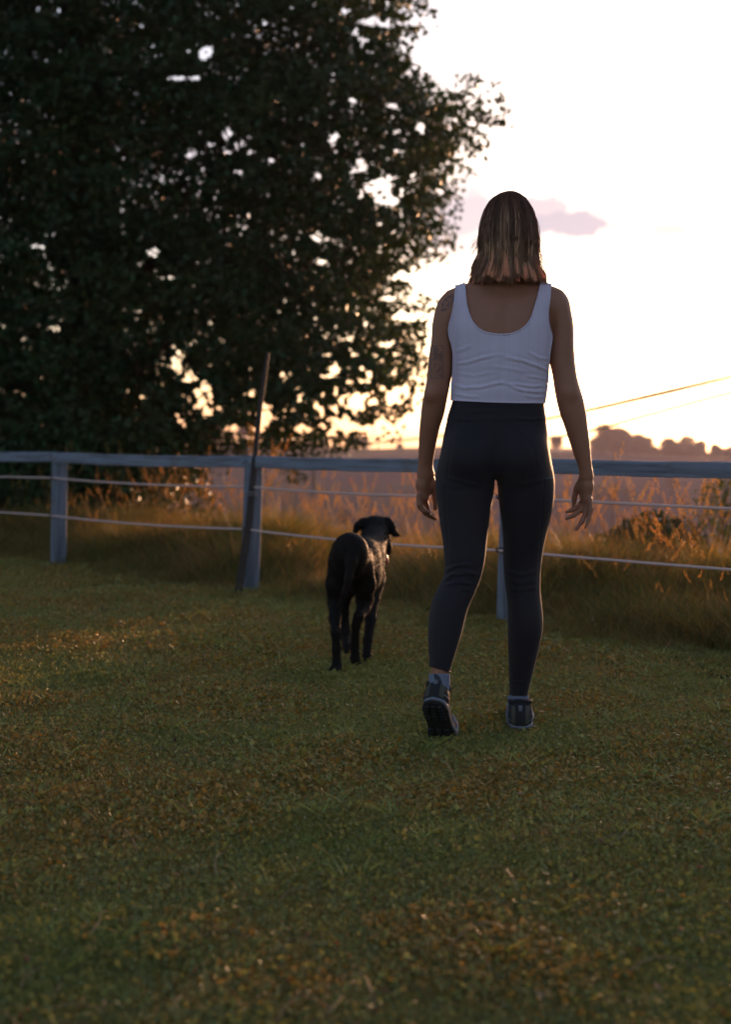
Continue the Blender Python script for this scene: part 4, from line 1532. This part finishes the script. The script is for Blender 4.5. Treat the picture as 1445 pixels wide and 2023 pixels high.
# the pale stitched edge of the thigh pocket
stitch = mat("teal_stitching", (0.07, 0.16, 0.19), 0.6)
pp = []
px2, py2 = to_px(V2)
for x in np.linspace(1077, 1096.0, 14):
    m_ = np.argmin((px2 - x) ** 2 + (py2 - (944.5 - 0.6 * math.sin((x - 1077) / 19 * 3))) ** 2 + (V2[:, 1] - 4.36) ** 2 * 5000)
    pp.append(V2[m_] + np.array([0.0005, -0.0012, 0]))
V_, F_ = tube(pp, .0013, 5)
link("pocket_stitching", mesh_from("pocket_stitching", V_, F_, [stitch]), leg)

# ---- tank top


def rib_extra(h, v, c, pb):
    sp = h.n('ShaderNodeSeparateXYZ', {0: v})
    x, y, z = sp.outputs
    w_ = h.math('SINE', h.math('MULTIPLY', x, 2 * math.pi / 0.0062))
    w2 = h.math('SINE', h.math('MULTIPLY', x, 2 * math.pi / 0.031))
    ht = h.math('ADD', h.math('MULTIPLY', w_, 0.5), h.math('MULTIPLY', h.math('GREATER_THAN', w2, 0.75), 0.6))
    b = h.n('ShaderNodeBump', {'Height': ht, 'Strength': 0.35, 'Distance': 0.0012})
    b2 = h.n('ShaderNodeBump', {'Height': h.noise(v, 38, 3, .5), 'Strength': 0.25, 'Distance': 0.006, 'Normal': b.outputs[0]})
    h.t.links.new(b2.outputs[0], pb.inputs['Normal'])
    return h.mix(h.math('MULTIPLY', h.math('GREATER_THAN', w2, 0.8), 0.12), c, (0.45, 0.42, 0.55))


topm = mat("lavender_ribbed_cotton", (0.64, 0.565, 0.70), 0.9, 0.04, 12, spec=0.15, sheen=0.2, extra=rib_extra)
V, F = G.surf(0.0050, smooth=3)
pxv, pyv = to_px(V)
k_ = (pyv > 540) & (pyv < 815) & (pxv > 870) & (pxv < 1110)
keepf = k_[F].all(1)
F = F[keepf]
us = np.unique(F)
re_ = np.full(len(V), -1)
re_[us] = np.arange(len(us))
V, F = V[us], re_[F]
V = back_relief(V, F)
Nn = normals(V, F)
px, py = to_px(V)
folds = [(z1([(395, 1212), (480, 1200), (560, 1178), (640, 1160)]), .0042, 2.4), (z1([(500, 1185), (600, 1160), (700, 1150), (790, 1166)]), .0026, 2.4), (z1([(690, 1165), (830, 1190), (930, 1225), (995, 1255)]), .0055, 2.6),
         (z1([(385, 1345), (460, 1368), (560, 1362), (650, 1340), (740, 1322)]), .0050, 2.6), (z1([(690, 1340), (800, 1345), (900, 1358), (975, 1350)]), .0044, 2.4), (z1([(740, 1352), (840, 1385), (975, 1392)]), .0048, 2.6),
         (z1([(383, 1402), (470, 1422), (560, 1425)]), .0036, 2.4), (z1([(830, 1410), (900, 1428), (972, 1425)]), .0030, 2.4), (z1([(860, 1130), (940, 1175), (1003, 1180)]), .0036, 2.6), (z1([(395, 1130), (450, 1115), (500, 1090)]), .0026, 3.0),
         (z1([(400, 1270), (520, 1290), (640, 1262)]), .0020, 2.6), (z1([(850, 1290), (930, 1300), (990, 1310)]), .0030, 2.2), (z1([(600, 1225), (740, 1240), (860, 1265)]), .0020, 3.0)]
V = fold(V, Nn, px, py, folds)
V[:, 2] += 0.0
# slack cotton standing off the small of the back
off = 0.0055 * np.exp(-((py - 776) / 24) ** 2) * (Nn[:, 1] < 0.3)
V = V + Nn * off[:, None]
px, py = to_px(V)
UN = np.array([(905, 500), (917, 545), (919.5, 575), (922, 600), (927, 620), (934, 636), (944, 648), (957, 656), (975, 660), (995, 661.5), (1014, 659), (1030, 652), (1043, 641), (1052, 626), (1058, 606), (1064, 585), (1069, 560), (1075, 500)], float)
OL = np.array([(500, 908), (560, 902), (600, 898.5), (625, 893), (645, 887.5), (656, 887), (668, 889), (680, 893), (700, 896.5), (730, 896), (760, 893), (790, 892), (900, 880)], float)
OR = np.array([(500, 1083), (560, 1089), (590, 1087), (615, 1083.5), (635, 1084), (652, 1088), (664, 1092), (676, 1090.5), (690, 1088), (700, 1086.5), (720, 1085), (745, 1083.5), (760, 1082.5), (790, 1078), (900, 1078)], float)


def neck(px, py):
    # signed: positive on the cloth side of the U
    d, _ = polyd(px, py, [tuple(q) for q in UN])
    yb = np.interp(px, UN[:, 0], UN[:, 1], left=-1e3, right=-1e3)
    inside = (py < yb)
    return np.where(inside, -d, d)


def do_clip(V, F, fn):
    p, q = to_px(V)
    return clip(V, F, fn(p, q))


V2, F2 = do_clip(V, F, lambda p, q: p - np.interp(q, OL[:, 0], OL[:, 1]))
V2, F2 = do_clip(V2, F2, lambda p, q: np.interp(q, OR[:, 0], OR[:, 1]) - p)
V2, F2 = do_clip(V2, F2, neck)
V2, F2 = do_clip(V2, F2, lambda p, q: 790.5 + 5.2 * (p - 897) / 178 + 1.4 * np.sin((p - 897) / 178 * 3.14) - q)
top = link("tank_top", mesh_from("tank_top", V2, F2, [topm]), person)
sm = top.modifiers.new('thick', 'SOLIDIFY')
sm.thickness = 0.0026
sm.offset = -1
mb = MB()
for lp in rims(F2):
    p = smooth_loop(V2[lp], 5)[::2]
    V_, F_ = tube(p, .0026, 6, closed=True)
    mb.add(V_, F_)
link("binding", mb.mesh("top_binding", [topm]), top)

# ---- hair: a bob of fine tapered strands gathered in locks
HP = np.array([(380.5, 0), (383, 17), (388, 27), (396, 37), (411, 46), (441, 56), (472, 60), (502, 61.5), (527, 63), (540, 65.5), (550, 69), (560, 69)], float)   # y, half width in px
hair_cx = 1006.0
hm_ = bpy.data.materials.new("streaked_hair")
hm_.use_nodes = True
hm_.node_tree.nodes.clear()
h = N(hm_.node_tree)
at = h.n('ShaderNodeAttribute', attribute_name='Col')
pb = h.n('ShaderNodeBsdfPrincipled', {'Base Color': at.outputs['Color'], 'Roughness': 0.38})
pb.inputs['Specular IOR Level'].default_value = 0.30
tr = h.n('ShaderNodeBsdfTranslucent', {0: h.mix(1.0, at.outputs['Color'], (1.7, 1.1, 0.7), 'MULTIPLY')})
mx = h.n('ShaderNodeMixShader', {0: 0.32, 1: pb.outputs[0], 2: tr.outputs[0]})
h.n('ShaderNodeOutputMaterial', {0: mx.outputs[0]})
hr = np.random.RandomState(3)
mb = MB()
dark, mid, blond = np.array((0.055, 0.020, 0.011)), np.array((0.19, 0.078, 0.040)), np.array((0.92, 0.60, 0.37))


def hair_path(phi, layer, tip, wav, flick, n=15):
    """phi 0 = to the right of the photo, -pi/2 = towards the camera"""
    t = np.linspace(0, 1, n)
    yy = 381 + (tip - 381) * t ** 1.35 + 3 * (1 - layer) * 10
    rad = np.interp(yy, HP[:, 0], HP[:, 1]) * layer
    rad = rad + flick * smoothstep(0.80, 1.0, t) * 11.0 - 3.5 * smoothstep(.70, .88, t) * (1 - smoothstep(.86, 1, t))
    ph = phi + wav * np.sin(t * 5 + wav * 20) * 0.10
    x = hair_cx + rad * np.cos(ph)
    dep = rad * np.sin(ph) * 1.18
    # roots fan out from the parting line on top of the head
    y0 = 0.055 * math.sin(phi) * (1 - smoothstep(0, .25, t)) * 0.5
    X_ = (x - 722.5) * WD / FPX
    Y_ = WD + 0.004 + dep * WD / FPX + y0
    Z_ = HC - (yy - 872) * WD / FPX
    return np.stack([X_, Y_, Z_], 1)


n_lock = 210
for li in range(n_lock):
    phi0 = hr.uniform(-math.pi - 0.55, 0.55) if li > 14 else hr.uniform(-math.pi, 0)
    lay0 = hr.uniform(0.86, 1.0)
    tip0 = 560 + hr.uniform(-9, 6) - 5 * abs(math.cos(phi0)) + (hr.uniform(-30, -6) if lay0 > .985 else 0)
    wav = hr.uniform(-1, 1)
    flick = hr.uniform(0.0, 1.0) * (0.5 + 0.8 * abs(math.cos(phi0)))
    high = hr.uniform() < 0.33
    front = max(0.0, math.sin(phi0))
    for k in range(20):
        dphi = hr.normal() * 0.045
        q = hair_path(phi0 + dphi, lay0 + hr.normal() * 0.010, tip0 + hr.normal() * 2.2, wav + hr.normal() * .15, flick + hr.normal() * .12)
        # locks draw together near the tip
        t = np.linspace(0, 1, len(q))
        cen = hair_path(phi0, lay0, tip0, wav, flick)
        q = q + (cen - q) * (0.34 * smoothstep(.6, 1, t))[:, None]
        r0 = hr.uniform(0.0009, 0.0017)
        rad = r0 * np.interp(t, [0, .1, .7, 1], [.6, 1, 1, .25])
        V_, F_ = tube(q, rad, 4, caps=False)
        bl = (0.55 if high else 0.06) * hr.uniform(.3, 1.2)
        tcol = np.clip(bl * smoothstep(0.12, 0.55, t) + (0.75 if high else .36) * smoothstep(.62, .95, t) * hr.uniform(.5, 1.2), 0, 1)[:, None]
        base = dark + (mid - dark) * hr.uniform(0, 1)
        cc = base * (1 - tcol) + blond * tcol
        mb.add(V_, F_, np.repeat(cc, 4, axis=0))
for k in range(140):                                            # loose flyaway hairs
    phi = hr.choice([0.0, math.pi]) + hr.normal() * .5
    q = hair_path(phi, 1.0 + hr.uniform(0, .02), hr.uniform(480, 560), hr.uniform(-2, 2), hr.uniform(0, 1.8))
    q[4:] += np.cumsum(hr.normal(size=(len(q) - 4, 3)) * .0012, 0)
    V_, F_ = tube(q, .0005, 3, caps=False)
    mb.add(V_, F_, mid)
hair = link("hair", mb.mesh("bob_hair", [hm_], usecol=True), person)
# solid dark brown cap added below the strands to block light
Hg = Grid((.30, 4.30, 1.33), (.62, 4.66, 1.75), .005)
hrows = [(y, hair_cx - r * .90, hair_cx + r * .90, WD + .004, r * .90 * 1.18 * WD / FPX) for y, r in ((385, 16), (392, 30), (411, 45), (441, 55), (472, 59), (502, 60.5), (527, 60.5), (548, 60))]
Hg.limb(hrows, k=.01, sm=2)
Hg.ell(hc + np.array([0, .085, -.065]), (.060, .075, .105), k=.01, sub=True)
Hg.capsule(hc + np.array([0, .01, -.09]), hc + np.array([0, .01, -.30]), .055, .055)
V, F = Hg.surf(0, 1)
pxv, pyv = to_px(V)
kf = (pyv < 551)[F].all(1)
F = F[kf]
under = mat("hair_light_block", (0.030, 0.017, 0.012), 0.6, 0.3, 200)
link("hair_light_block", mesh_from("hair_light_block", V, F, [under]), hair)

# ---- socks and shoes
sockm = mat("grey_blue_sock", (0.19, 0.22, 0.31), 0.95, 0.15, 90, bump=0.5, bscale=500)
sockd = mat("dark_sock_patch", (0.045, 0.050, 0.065), 0.95)


def sock(rows, patch, cuff):
    g_ = Grid(*[(P(rows[0][1] - 40, rows[-1][0] + 20, rows[0][3]) + np.array([0, -.12, 0])), (P(rows[0][2] + 40, rows[0][0] - 20, rows[0][3]) + np.array([0, .12, 0]))], .003)
    g_.limb(rows, k=.01, sm=3)
    V, F = g_.surf(0, 1)
    p, q = to_px(V)
    V, F = clip(V, F, q - cuff(p))
    fc = np.array([V[list(f)].mean(0) for f in F])
    p, q = to_px(fc)
    mi = patch(p, q, fc).astype(int)
    me = mesh_from("sock", V, F, [sockm, sockd], midx=mi)
    return link("sock", me, person)


sock([(1328, 848, 890, 4.348, .040), (1345, 847.5, 890, 4.346, .041), (1360, 849, 890.5, 4.345, .042), (1366, 851, 888, 4.352, .042), (1376, 853, 886, 4.358, .040)],
     lambda p, q, c: (((p - 866 - (q - 1342) * .55) / 6) ** 2 + ((q - 1342) / 11) ** 2 < 1) & (c[:, 1] < 4.345), lambda p: 1331 - 0.0 * p)
sock([(1366, 1005, 1045, 4.53, .037), (1385, 1003, 1046, 4.53, .040), (1400, 1002, 1047, 4.532, .042), (1430, 1002, 1048, 4.535, .042)],
     lambda p, q, c: (np.abs(p - 1027) < 7) & (q > 1380), lambda p: 1373.5 + 0 * p)

upm = mat("black_shoe_mesh", (0.030, 0.031, 0.038), 0.75, 0.3, 60, bump=0.8, bscale=600, spec=0.3)
solem = mat("black_rubber_sole", (0.016, 0.016, 0.017), 0.8, 0.3, 30, bump=0.5, bscale=120)
midm = mat("grey_midsole", (0.15, 0.165, 0.21), 0.6, 0.15, 40)
olive = mat("olive_shoe_panel", (0.065, 0.065, 0.048), 0.7, 0.15, 50)
reflm = mat("pale_shoe_trim", (0.13, 0.13, 0.155), 0.5)
lacem = mat("dark_lace", (0.08, 0.07, 0.07), 0.8)


def build_shoe(flex, loc, yaw, roll=0.0):
    """toe along +y, heel at y=0, sole at z=0; flex raises the heel about the ball of the foot (radians)"""
    def bend(V):
        V = np.array(V, float)
        if flex:
            yb = 0.185
            t = np.clip((yb + 0.035 - V[:, 1]) / 0.07, 0, 1)
            a = flex * t * t * (3 - 2 * t)
            dy, dz = V[:, 1] - yb, V[:, 2] - 0.012
            V2 = V.copy()
            V2[:, 1] = yb + dy * np.cos(a) + dz * np.sin(a) * 1.0
            V2[:, 2] = 0.012 - dy * np.sin(a) + dz * np.cos(a)
            V = V2
        c, s_ = math.cos(yaw), math.sin(yaw)
        V = V @ np.array([[math.cos(roll), 0, -math.sin(roll)], [0, 1, 0], [math.sin(roll), 0, math.cos(roll)]]).T
        return V @ np.array([[c, -s_, 0], [s_, c, 0], [0, 0, 1]]).T + np.array(loc)
    S = empty("shoe")
    S.parent = person
    S.matrix_parent_inverse = Matrix.Translation(-Vector(person.location))
    g_ = Grid((-.07, -.03, -.01), (.07, .31, .13), .003)
    for (y, w_, zt, zb) in ((.030, .035, .068, .025), (.06, .037, .064, .028), (.10, .036, .054, .03), (.14, .039, .044, .03), (.18, .043, .034, .028), (.22, .042, .026, .026), (.25, .034, .02, .024)):
        g_.ell((0, y, .026 + zt * .32), (w_, .040, zt * .72), k=.018)
    g_.capsule((0, .035, .05), (0, .045, .088), .036, .034, .012)
    V, F = g_.surf(0, 1)
    fc = V[F].mean(1)
    V, F = clip(V, F, V[:, 2] - 0.024)
    V, F = clip(V, F, .094 - V[:, 2] - 0.10 * np.maximum(V[:, 1] - .05, 0) + .010 * np.exp(-((V[:, 1] - .0) / .02) ** 2))
    fc = np.array([V[list(f)].mean(0) for f in F])
    st = ((np.abs(((fc[:, 1] * 1.0 + fc[:, 2] * .75) % .052) - .026) < .007) & (fc[:, 1] > .02) & (fc[:, 1] < .20) & (fc[:, 2] < .072)).astype(int)
    st = np.where((fc[:, 1] < .028) & (np.abs(np.abs(fc[:, 0]) - .022) < .006) & (fc[:, 2] > .03) & (fc[:, 2] < .085), 1, st)
    up = bpy.data.objects.new("upper", mesh_from("shoe_upper", bend(V), F, [upm, olive], midx=st))
    COL.objects.link(up)
    up.parent = S
    # collar
    rl = max(rims(F), key=lambda l: V[l][:, 2].mean())
    p = smooth_loop(V[rl], 6)[::2]
    V_, F_ = tube(bend(p), .0065, 8, closed=True)
    o = bpy.data.objects.new("collar", mesh_from("shoe_collar", V_, F_, [upm]))
    COL.objects.link(o); o.parent = S
    # outsole and midsole from a foot outline
    out = []
    for a in np.linspace(0, 2 * math.pi, 56, endpoint=False):
        y = .138 - .144 * math.cos(a)
        wd = np.interp(y, [-.006, .01, .04, .09, .13, .18, .22, .25, .275, .282], [.012, .030, .039, .036, .037, .046, .046, .038, .020, .010])
        out.append((math.copysign(1, math.sin(a)) * wd * min(1, abs(math.sin(a)) * 3.2) + 0.004 * math.sin(y * 12), y))
    out = np.array(out)

    def slab(z0, z1, grow0, grow1, name, m_, rise=0.0):
        V, F = [], []
        c = np.array([0, .138])
        for z, gr in ((z0, grow0 - .04), (z0 + .002, grow0), ((z0 + z1) / 2, max(grow0, grow1) + .015), (z1 - .001, grow1), (z1, grow1 - .03)):
            for p in out:
                e = c + (p - c) * (1 + gr)
                V.append((e[0], e[1], z + rise * max(0, e[1] - .20) ** 1.5 * 6))
        k = len(out)
        for i in range(4):
            for q in range(k):
                q2 = (q + 1) % k
                F.append((i * k + q2, i * k + q, (i + 1) * k + q, (i + 1) * k + q2))
        # caps as fans of strips across the outline keep the bend smooth
        for lvl, fl in ((0, 1), (4, 0)):
            for q in range(k // 2):
                a, b, c2, d_ = q, q + 1, (k - q - 1) % k, (k - q) % k
                f = [lvl * k + a, lvl * k + b, lvl * k + c2, lvl * k + d_]
                f = list(dict.fromkeys(f))
                if len(f) >= 3:
                    F.append(tuple(f if fl else f[::-1]))
        o = bpy.data.objects.new(name, mesh_from("shoe_" + name, bend(np.array(V)), F, [m_]))
        COL.objects.link(o)
        o.parent = S
        return o
    slab(.002, .014, 0, .02, "outsole", solem, .3)
    slab(.0145, .030, .0, -.03, "midsole", midm, .3)
    # heel and forefoot lugs
    mb = MB()
    for y in np.r_[np.arange(.012, .085, .016), np.arange(.135, .262, .016)]:
        wd = float(np.interp(y, [-.006, .01, .04, .09, .13, .18, .22, .25, .275], [.012, .030, .039, .036, .037, .046, .046, .038, .020]))
        for sx in (-.62, 0, .62):
            V_, F_ = box((sx * wd, y, -.0015), (wd * .5, .010, .008), .001)
            mb.add(bend(V_), F_)
    o = mb.mesh("shoe_lugs", [solem])
    o = bpy.data.objects.new("tread", o)
    o['kind'] = 'stuff'
    COL.objects.link(o); o.parent = S
    # laces
    mb = MB()
    for k, y in enumerate(np.linspace(.095, .170, 6)):
        zt = np.interp(y, [.09, .17], [.088, .058])
        w_ = .022
        t = np.linspace(-1, 1, 9)
        V_, F_ = tube(bend(np.stack([t * w_, y + .004 * t * (-1) ** k, zt + .002 - .010 * t ** 2], 1)), .0024, 5)
        mb.add(V_, F_)
    o = bpy.data.objects.new("laces", mb.mesh("shoe_laces", [lacem]))
    COL.objects.link(o); o.parent = S
    # pale trim lines round the heel and a pull tab
    mb = MB()
    for zz, amp in ((.036, .0), (.052, .004)):
        a = np.linspace(-1.5, 1.5, 21)
        rx, ry = (.0385, .042) if zz < .05 else (.0375, .040)
        V_, F_ = tube(bend(np.stack([rx * np.sin(a), .036 - ry * np.cos(a), zz + amp * np.cos(a * 2) + .006 * np.abs(a)], 1)), .0020, 5)
        mb.add(V_, F_)
    V_, F_ = box((0, -.003, .080), (.012, .005, .018), .001)
    mb.add(bend(V_), F_)
    o = bpy.data.objects.new("heel_trim", mb.mesh("heel_trim", [reflm]))
    COL.objects.link(o); o.parent = S
    return S


# left shoe: the heel is up, the ball of the foot presses on the lawn
a_ = P(866, 1452, 4.40)
build_shoe(R(44), (0.190, 4.212, 0.0), R(-14))
b_ = P(1024, 1440, 4.50)
build_shoe(0.0, (float(b_[0]) + 0.002, 4.445, 0.006), R(-5))
# ------------------------------------------------------------------ the black dog


def zd(x, y, d):
    """a point given in the close-up of the dog"""
    return P(x / 5.16 + 580, y / 5.16 + 980, d)


D = Grid((-.24, 5.35, -.01), (.22, 6.55, .70), .005)
# trunk: rump (towards the camera), loin, deep chest, withers
D.ell(zd(578, 620, 5.70), (.078, .13, .098), k=.03)
D.ell(zd(585, 560, 5.63), (.066, .075, .070), k=.03)
D.ell(zd(640, 690, 5.90), (.076, .17, .092), k=.04)
D.ell(zd(722, 745, 6.10), (.080, .17, .126), k=.04)
D.ell(zd(785, 760, 6.22), (.058, .12, .125), k=.04)
D.ell(zd(740, 560, 6.12), (.050, .14, .050), k=.04)
# neck and head, ears out to both sides, muzzle turned right and away
D.capsule(zd(765, 610, 6.16), zd(835, 400, 6.36), .070, .058, .03)
D.ell(zd(838, 335, 6.42), (.066, .080, .060), k=.02)
D.ell(zd(800, 290, 6.43), (.032, .05, .032), k=.02)
D.ell(zd(900, 300, 6.43), (.032, .05, .032), k=.02)
D.ell(zd(888, 400, 6.46), (.046, .06, .052), k=.02)
D.capsule(zd(905, 430, 6.49), zd(948, 520, 6.52), .040, .028, .02)
D.capsule(zd(942, 520, 6.50), zd(964, 570, 6.53), .024, .017, .012)
# ears
D.chain([zd(780, 262, 6.40), zd(710, 266, 6.38), zd(655, 305, 6.37), zd(630, 365, 6.37), zd(616, 398, 6.37)], [.020, .019, .017, .012, .006], .012)
D.chain([zd(905, 264, 6.42), zd(960, 266, 6.41), zd(998, 305, 6.40), zd(1012, 350, 6.40), zd(1035, 388, 6.40), zd(1062, 395, 6.40)], [.022, .021, .018, .015, .012, .012], .012)
# hind legs
D.chain([zd(495, 700, 5.72), zd(445, 900, 5.72), zd(432, 1080, 5.74)], [.056, .044, .032], .03)
D.chain([zd(432, 1080, 5.74), zd(425, 1240, 5.67), zd(434, 1390, 5.60)], [.030, .024, .0185], .02)
D.chain([zd(434, 1390, 5.60), zd(440, 1560, 5.605), zd(441, 1720, 5.61)], [.0185, .0175, .018], .015)
D.chain([zd(440, 1740, 5.60), zd(425, 1800, 5.59), zd(345, 1822, 5.62)], [.020, .025, .016], .012)
D.capsule(zd(470, 1800, 5.60), zd(486, 1806, 5.62), .016, .014, .012)
D.chain([zd(690, 720, 5.72), zd(732, 900, 5.76), zd(728, 1060, 5.82)], [.052, .042, .034], .03)
D.chain([zd(728, 1060, 5.82), zd(718, 1150, 5.78), zd(668, 1225, 5.70)], [.033, .026, .020], .02)
D.chain([zd(668, 1225, 5.70), zd(640, 1310, 5.71), zd(625, 1500, 5.74)], [.020, .0185, .017], .015)
D.chain([zd(625, 1500, 5.74), zd(630, 1660, 5.745), zd(645, 1740, 5.75)], [.017, .019, .021], .012)
# front legs: right one planted, left one lifted with the wrist bent
D.chain([zd(830, 850, 6.16), zd(808, 1060, 6.08), zd(788, 1260, 5.98)], [.044, .029, .024], .03)
D.chain([zd(788, 1260, 5.98), zd(757, 1480, 5.90), zd(745, 1640, 5.87), zd(744, 1740, 5.86)], [.024, .0185, .018, .023], .012)
D.chain([zd(590, 900, 6.14), zd(522, 1080, 6.20), zd(520, 1280, 6.22)], [.036, .024, .021], .02)
D.chain([zd(520, 1280, 6.22), zd(538, 1440, 6.20), zd(548, 1540, 6.12), zd(540, 1590, 6.08)], [.021, .023, .019, .013], .012)
# tail hanging between the hocks
D.chain([zd(600, 520, 5.60), zd(590, 680, 5.55), zd(560, 850, 5.53), zd(515, 1000, 5.53), zd(480, 1120, 5.54)], [.028, .022, .016, .012, .006], .02)
V, F = D.surf(0, 7)
Nn = normals(V, F)
V = V + Nn * (0.0008 * fbm(V * np.array([60, 60, 22]), 55, 3))[:, None]


def coat(h, v, c, pb):
    mp = h.n('ShaderNodeMapping', {0: v})
    mp.inputs['Scale'].default_value = (1.0, 1.0, 0.28)
    nz = h.noise(mp.outputs[0], 190.0, 4, 0.7)
    b = h.n('ShaderNodeBump', {'Height': nz, 'Strength': 0.15, 'Distance': 0.006})
    h.t.links.new(b.outputs[0], pb.inputs['Normal'])
    return h.mix(nz, (0.0045, 0.0035, 0.003), (0.014, 0.0115, 0.010))


coatm = mat("black_dog_coat", (0.012, 0.011, 0.011), 0.72, 0.2, 30, spec=0.14, sheen=0.0, extra=coat)
dc = zd(600, 1800, 5.8)
dog = empty("dog", (float(dc[0]), 5.8, 0), label='black short-coated dog trotting away towards the fence with its tail down', cat='dog')
link("body", mesh_from("dog_body", V, F, [coatm]), dog)
# short coat hairs standing off the outline
hairs = rng.choice(len(V), 12000)
Nn = normals(V, F)
p0 = V[hairs]
dr = Nn[hairs] * 0.55 + np.array([0, -0.35, -0.75]) + rng.normal(size=(len(hairs), 3)) * 0.22
dr /= np.linalg.norm(dr, axis=1)[:, None]
L = rng.uniform(.008, .018, len(hairs))[:, None]
sd = np.cross(dr, rng.normal(size=dr.shape))
sd /= np.linalg.norm(sd, axis=1)[:, None]
HV = np.stack([p0 - sd * .0007, p0 + sd * .0007, p0 + dr * L], 1).reshape(-1, 3)
HF = np.arange(len(HV)).reshape(-1, 3)
link("fur", mesh_from("dog_fur", HV, HF, [coatm], smooth=False), dog, kind='stuff')
tong = mat("tongue", (0.42, 0.10, 0.08), 0.35)
V_, F_ = tube([zd(935, 560, 6.50), zd(948, 620, 6.49), zd(955, 670, 6.49), zd(957, 700, 6.485)], [.008, .012, .013, .005], 8, flat=.6)
link("tongue", mesh_from("tongue", V_, F_, [tong]), dog)
nosem = mat("nose", (.01, .01, .01), .3)
n0 = zd(968, 560, 6.55)
g_ = Grid(n0 - .03, n0 + .03, .003)
g_.ell(n0, (.015, .013, .012), k=.005)
V_, F_ = g_.surf(0, 1)
link("nose", mesh_from("nose", V_, F_, [nosem]), dog)
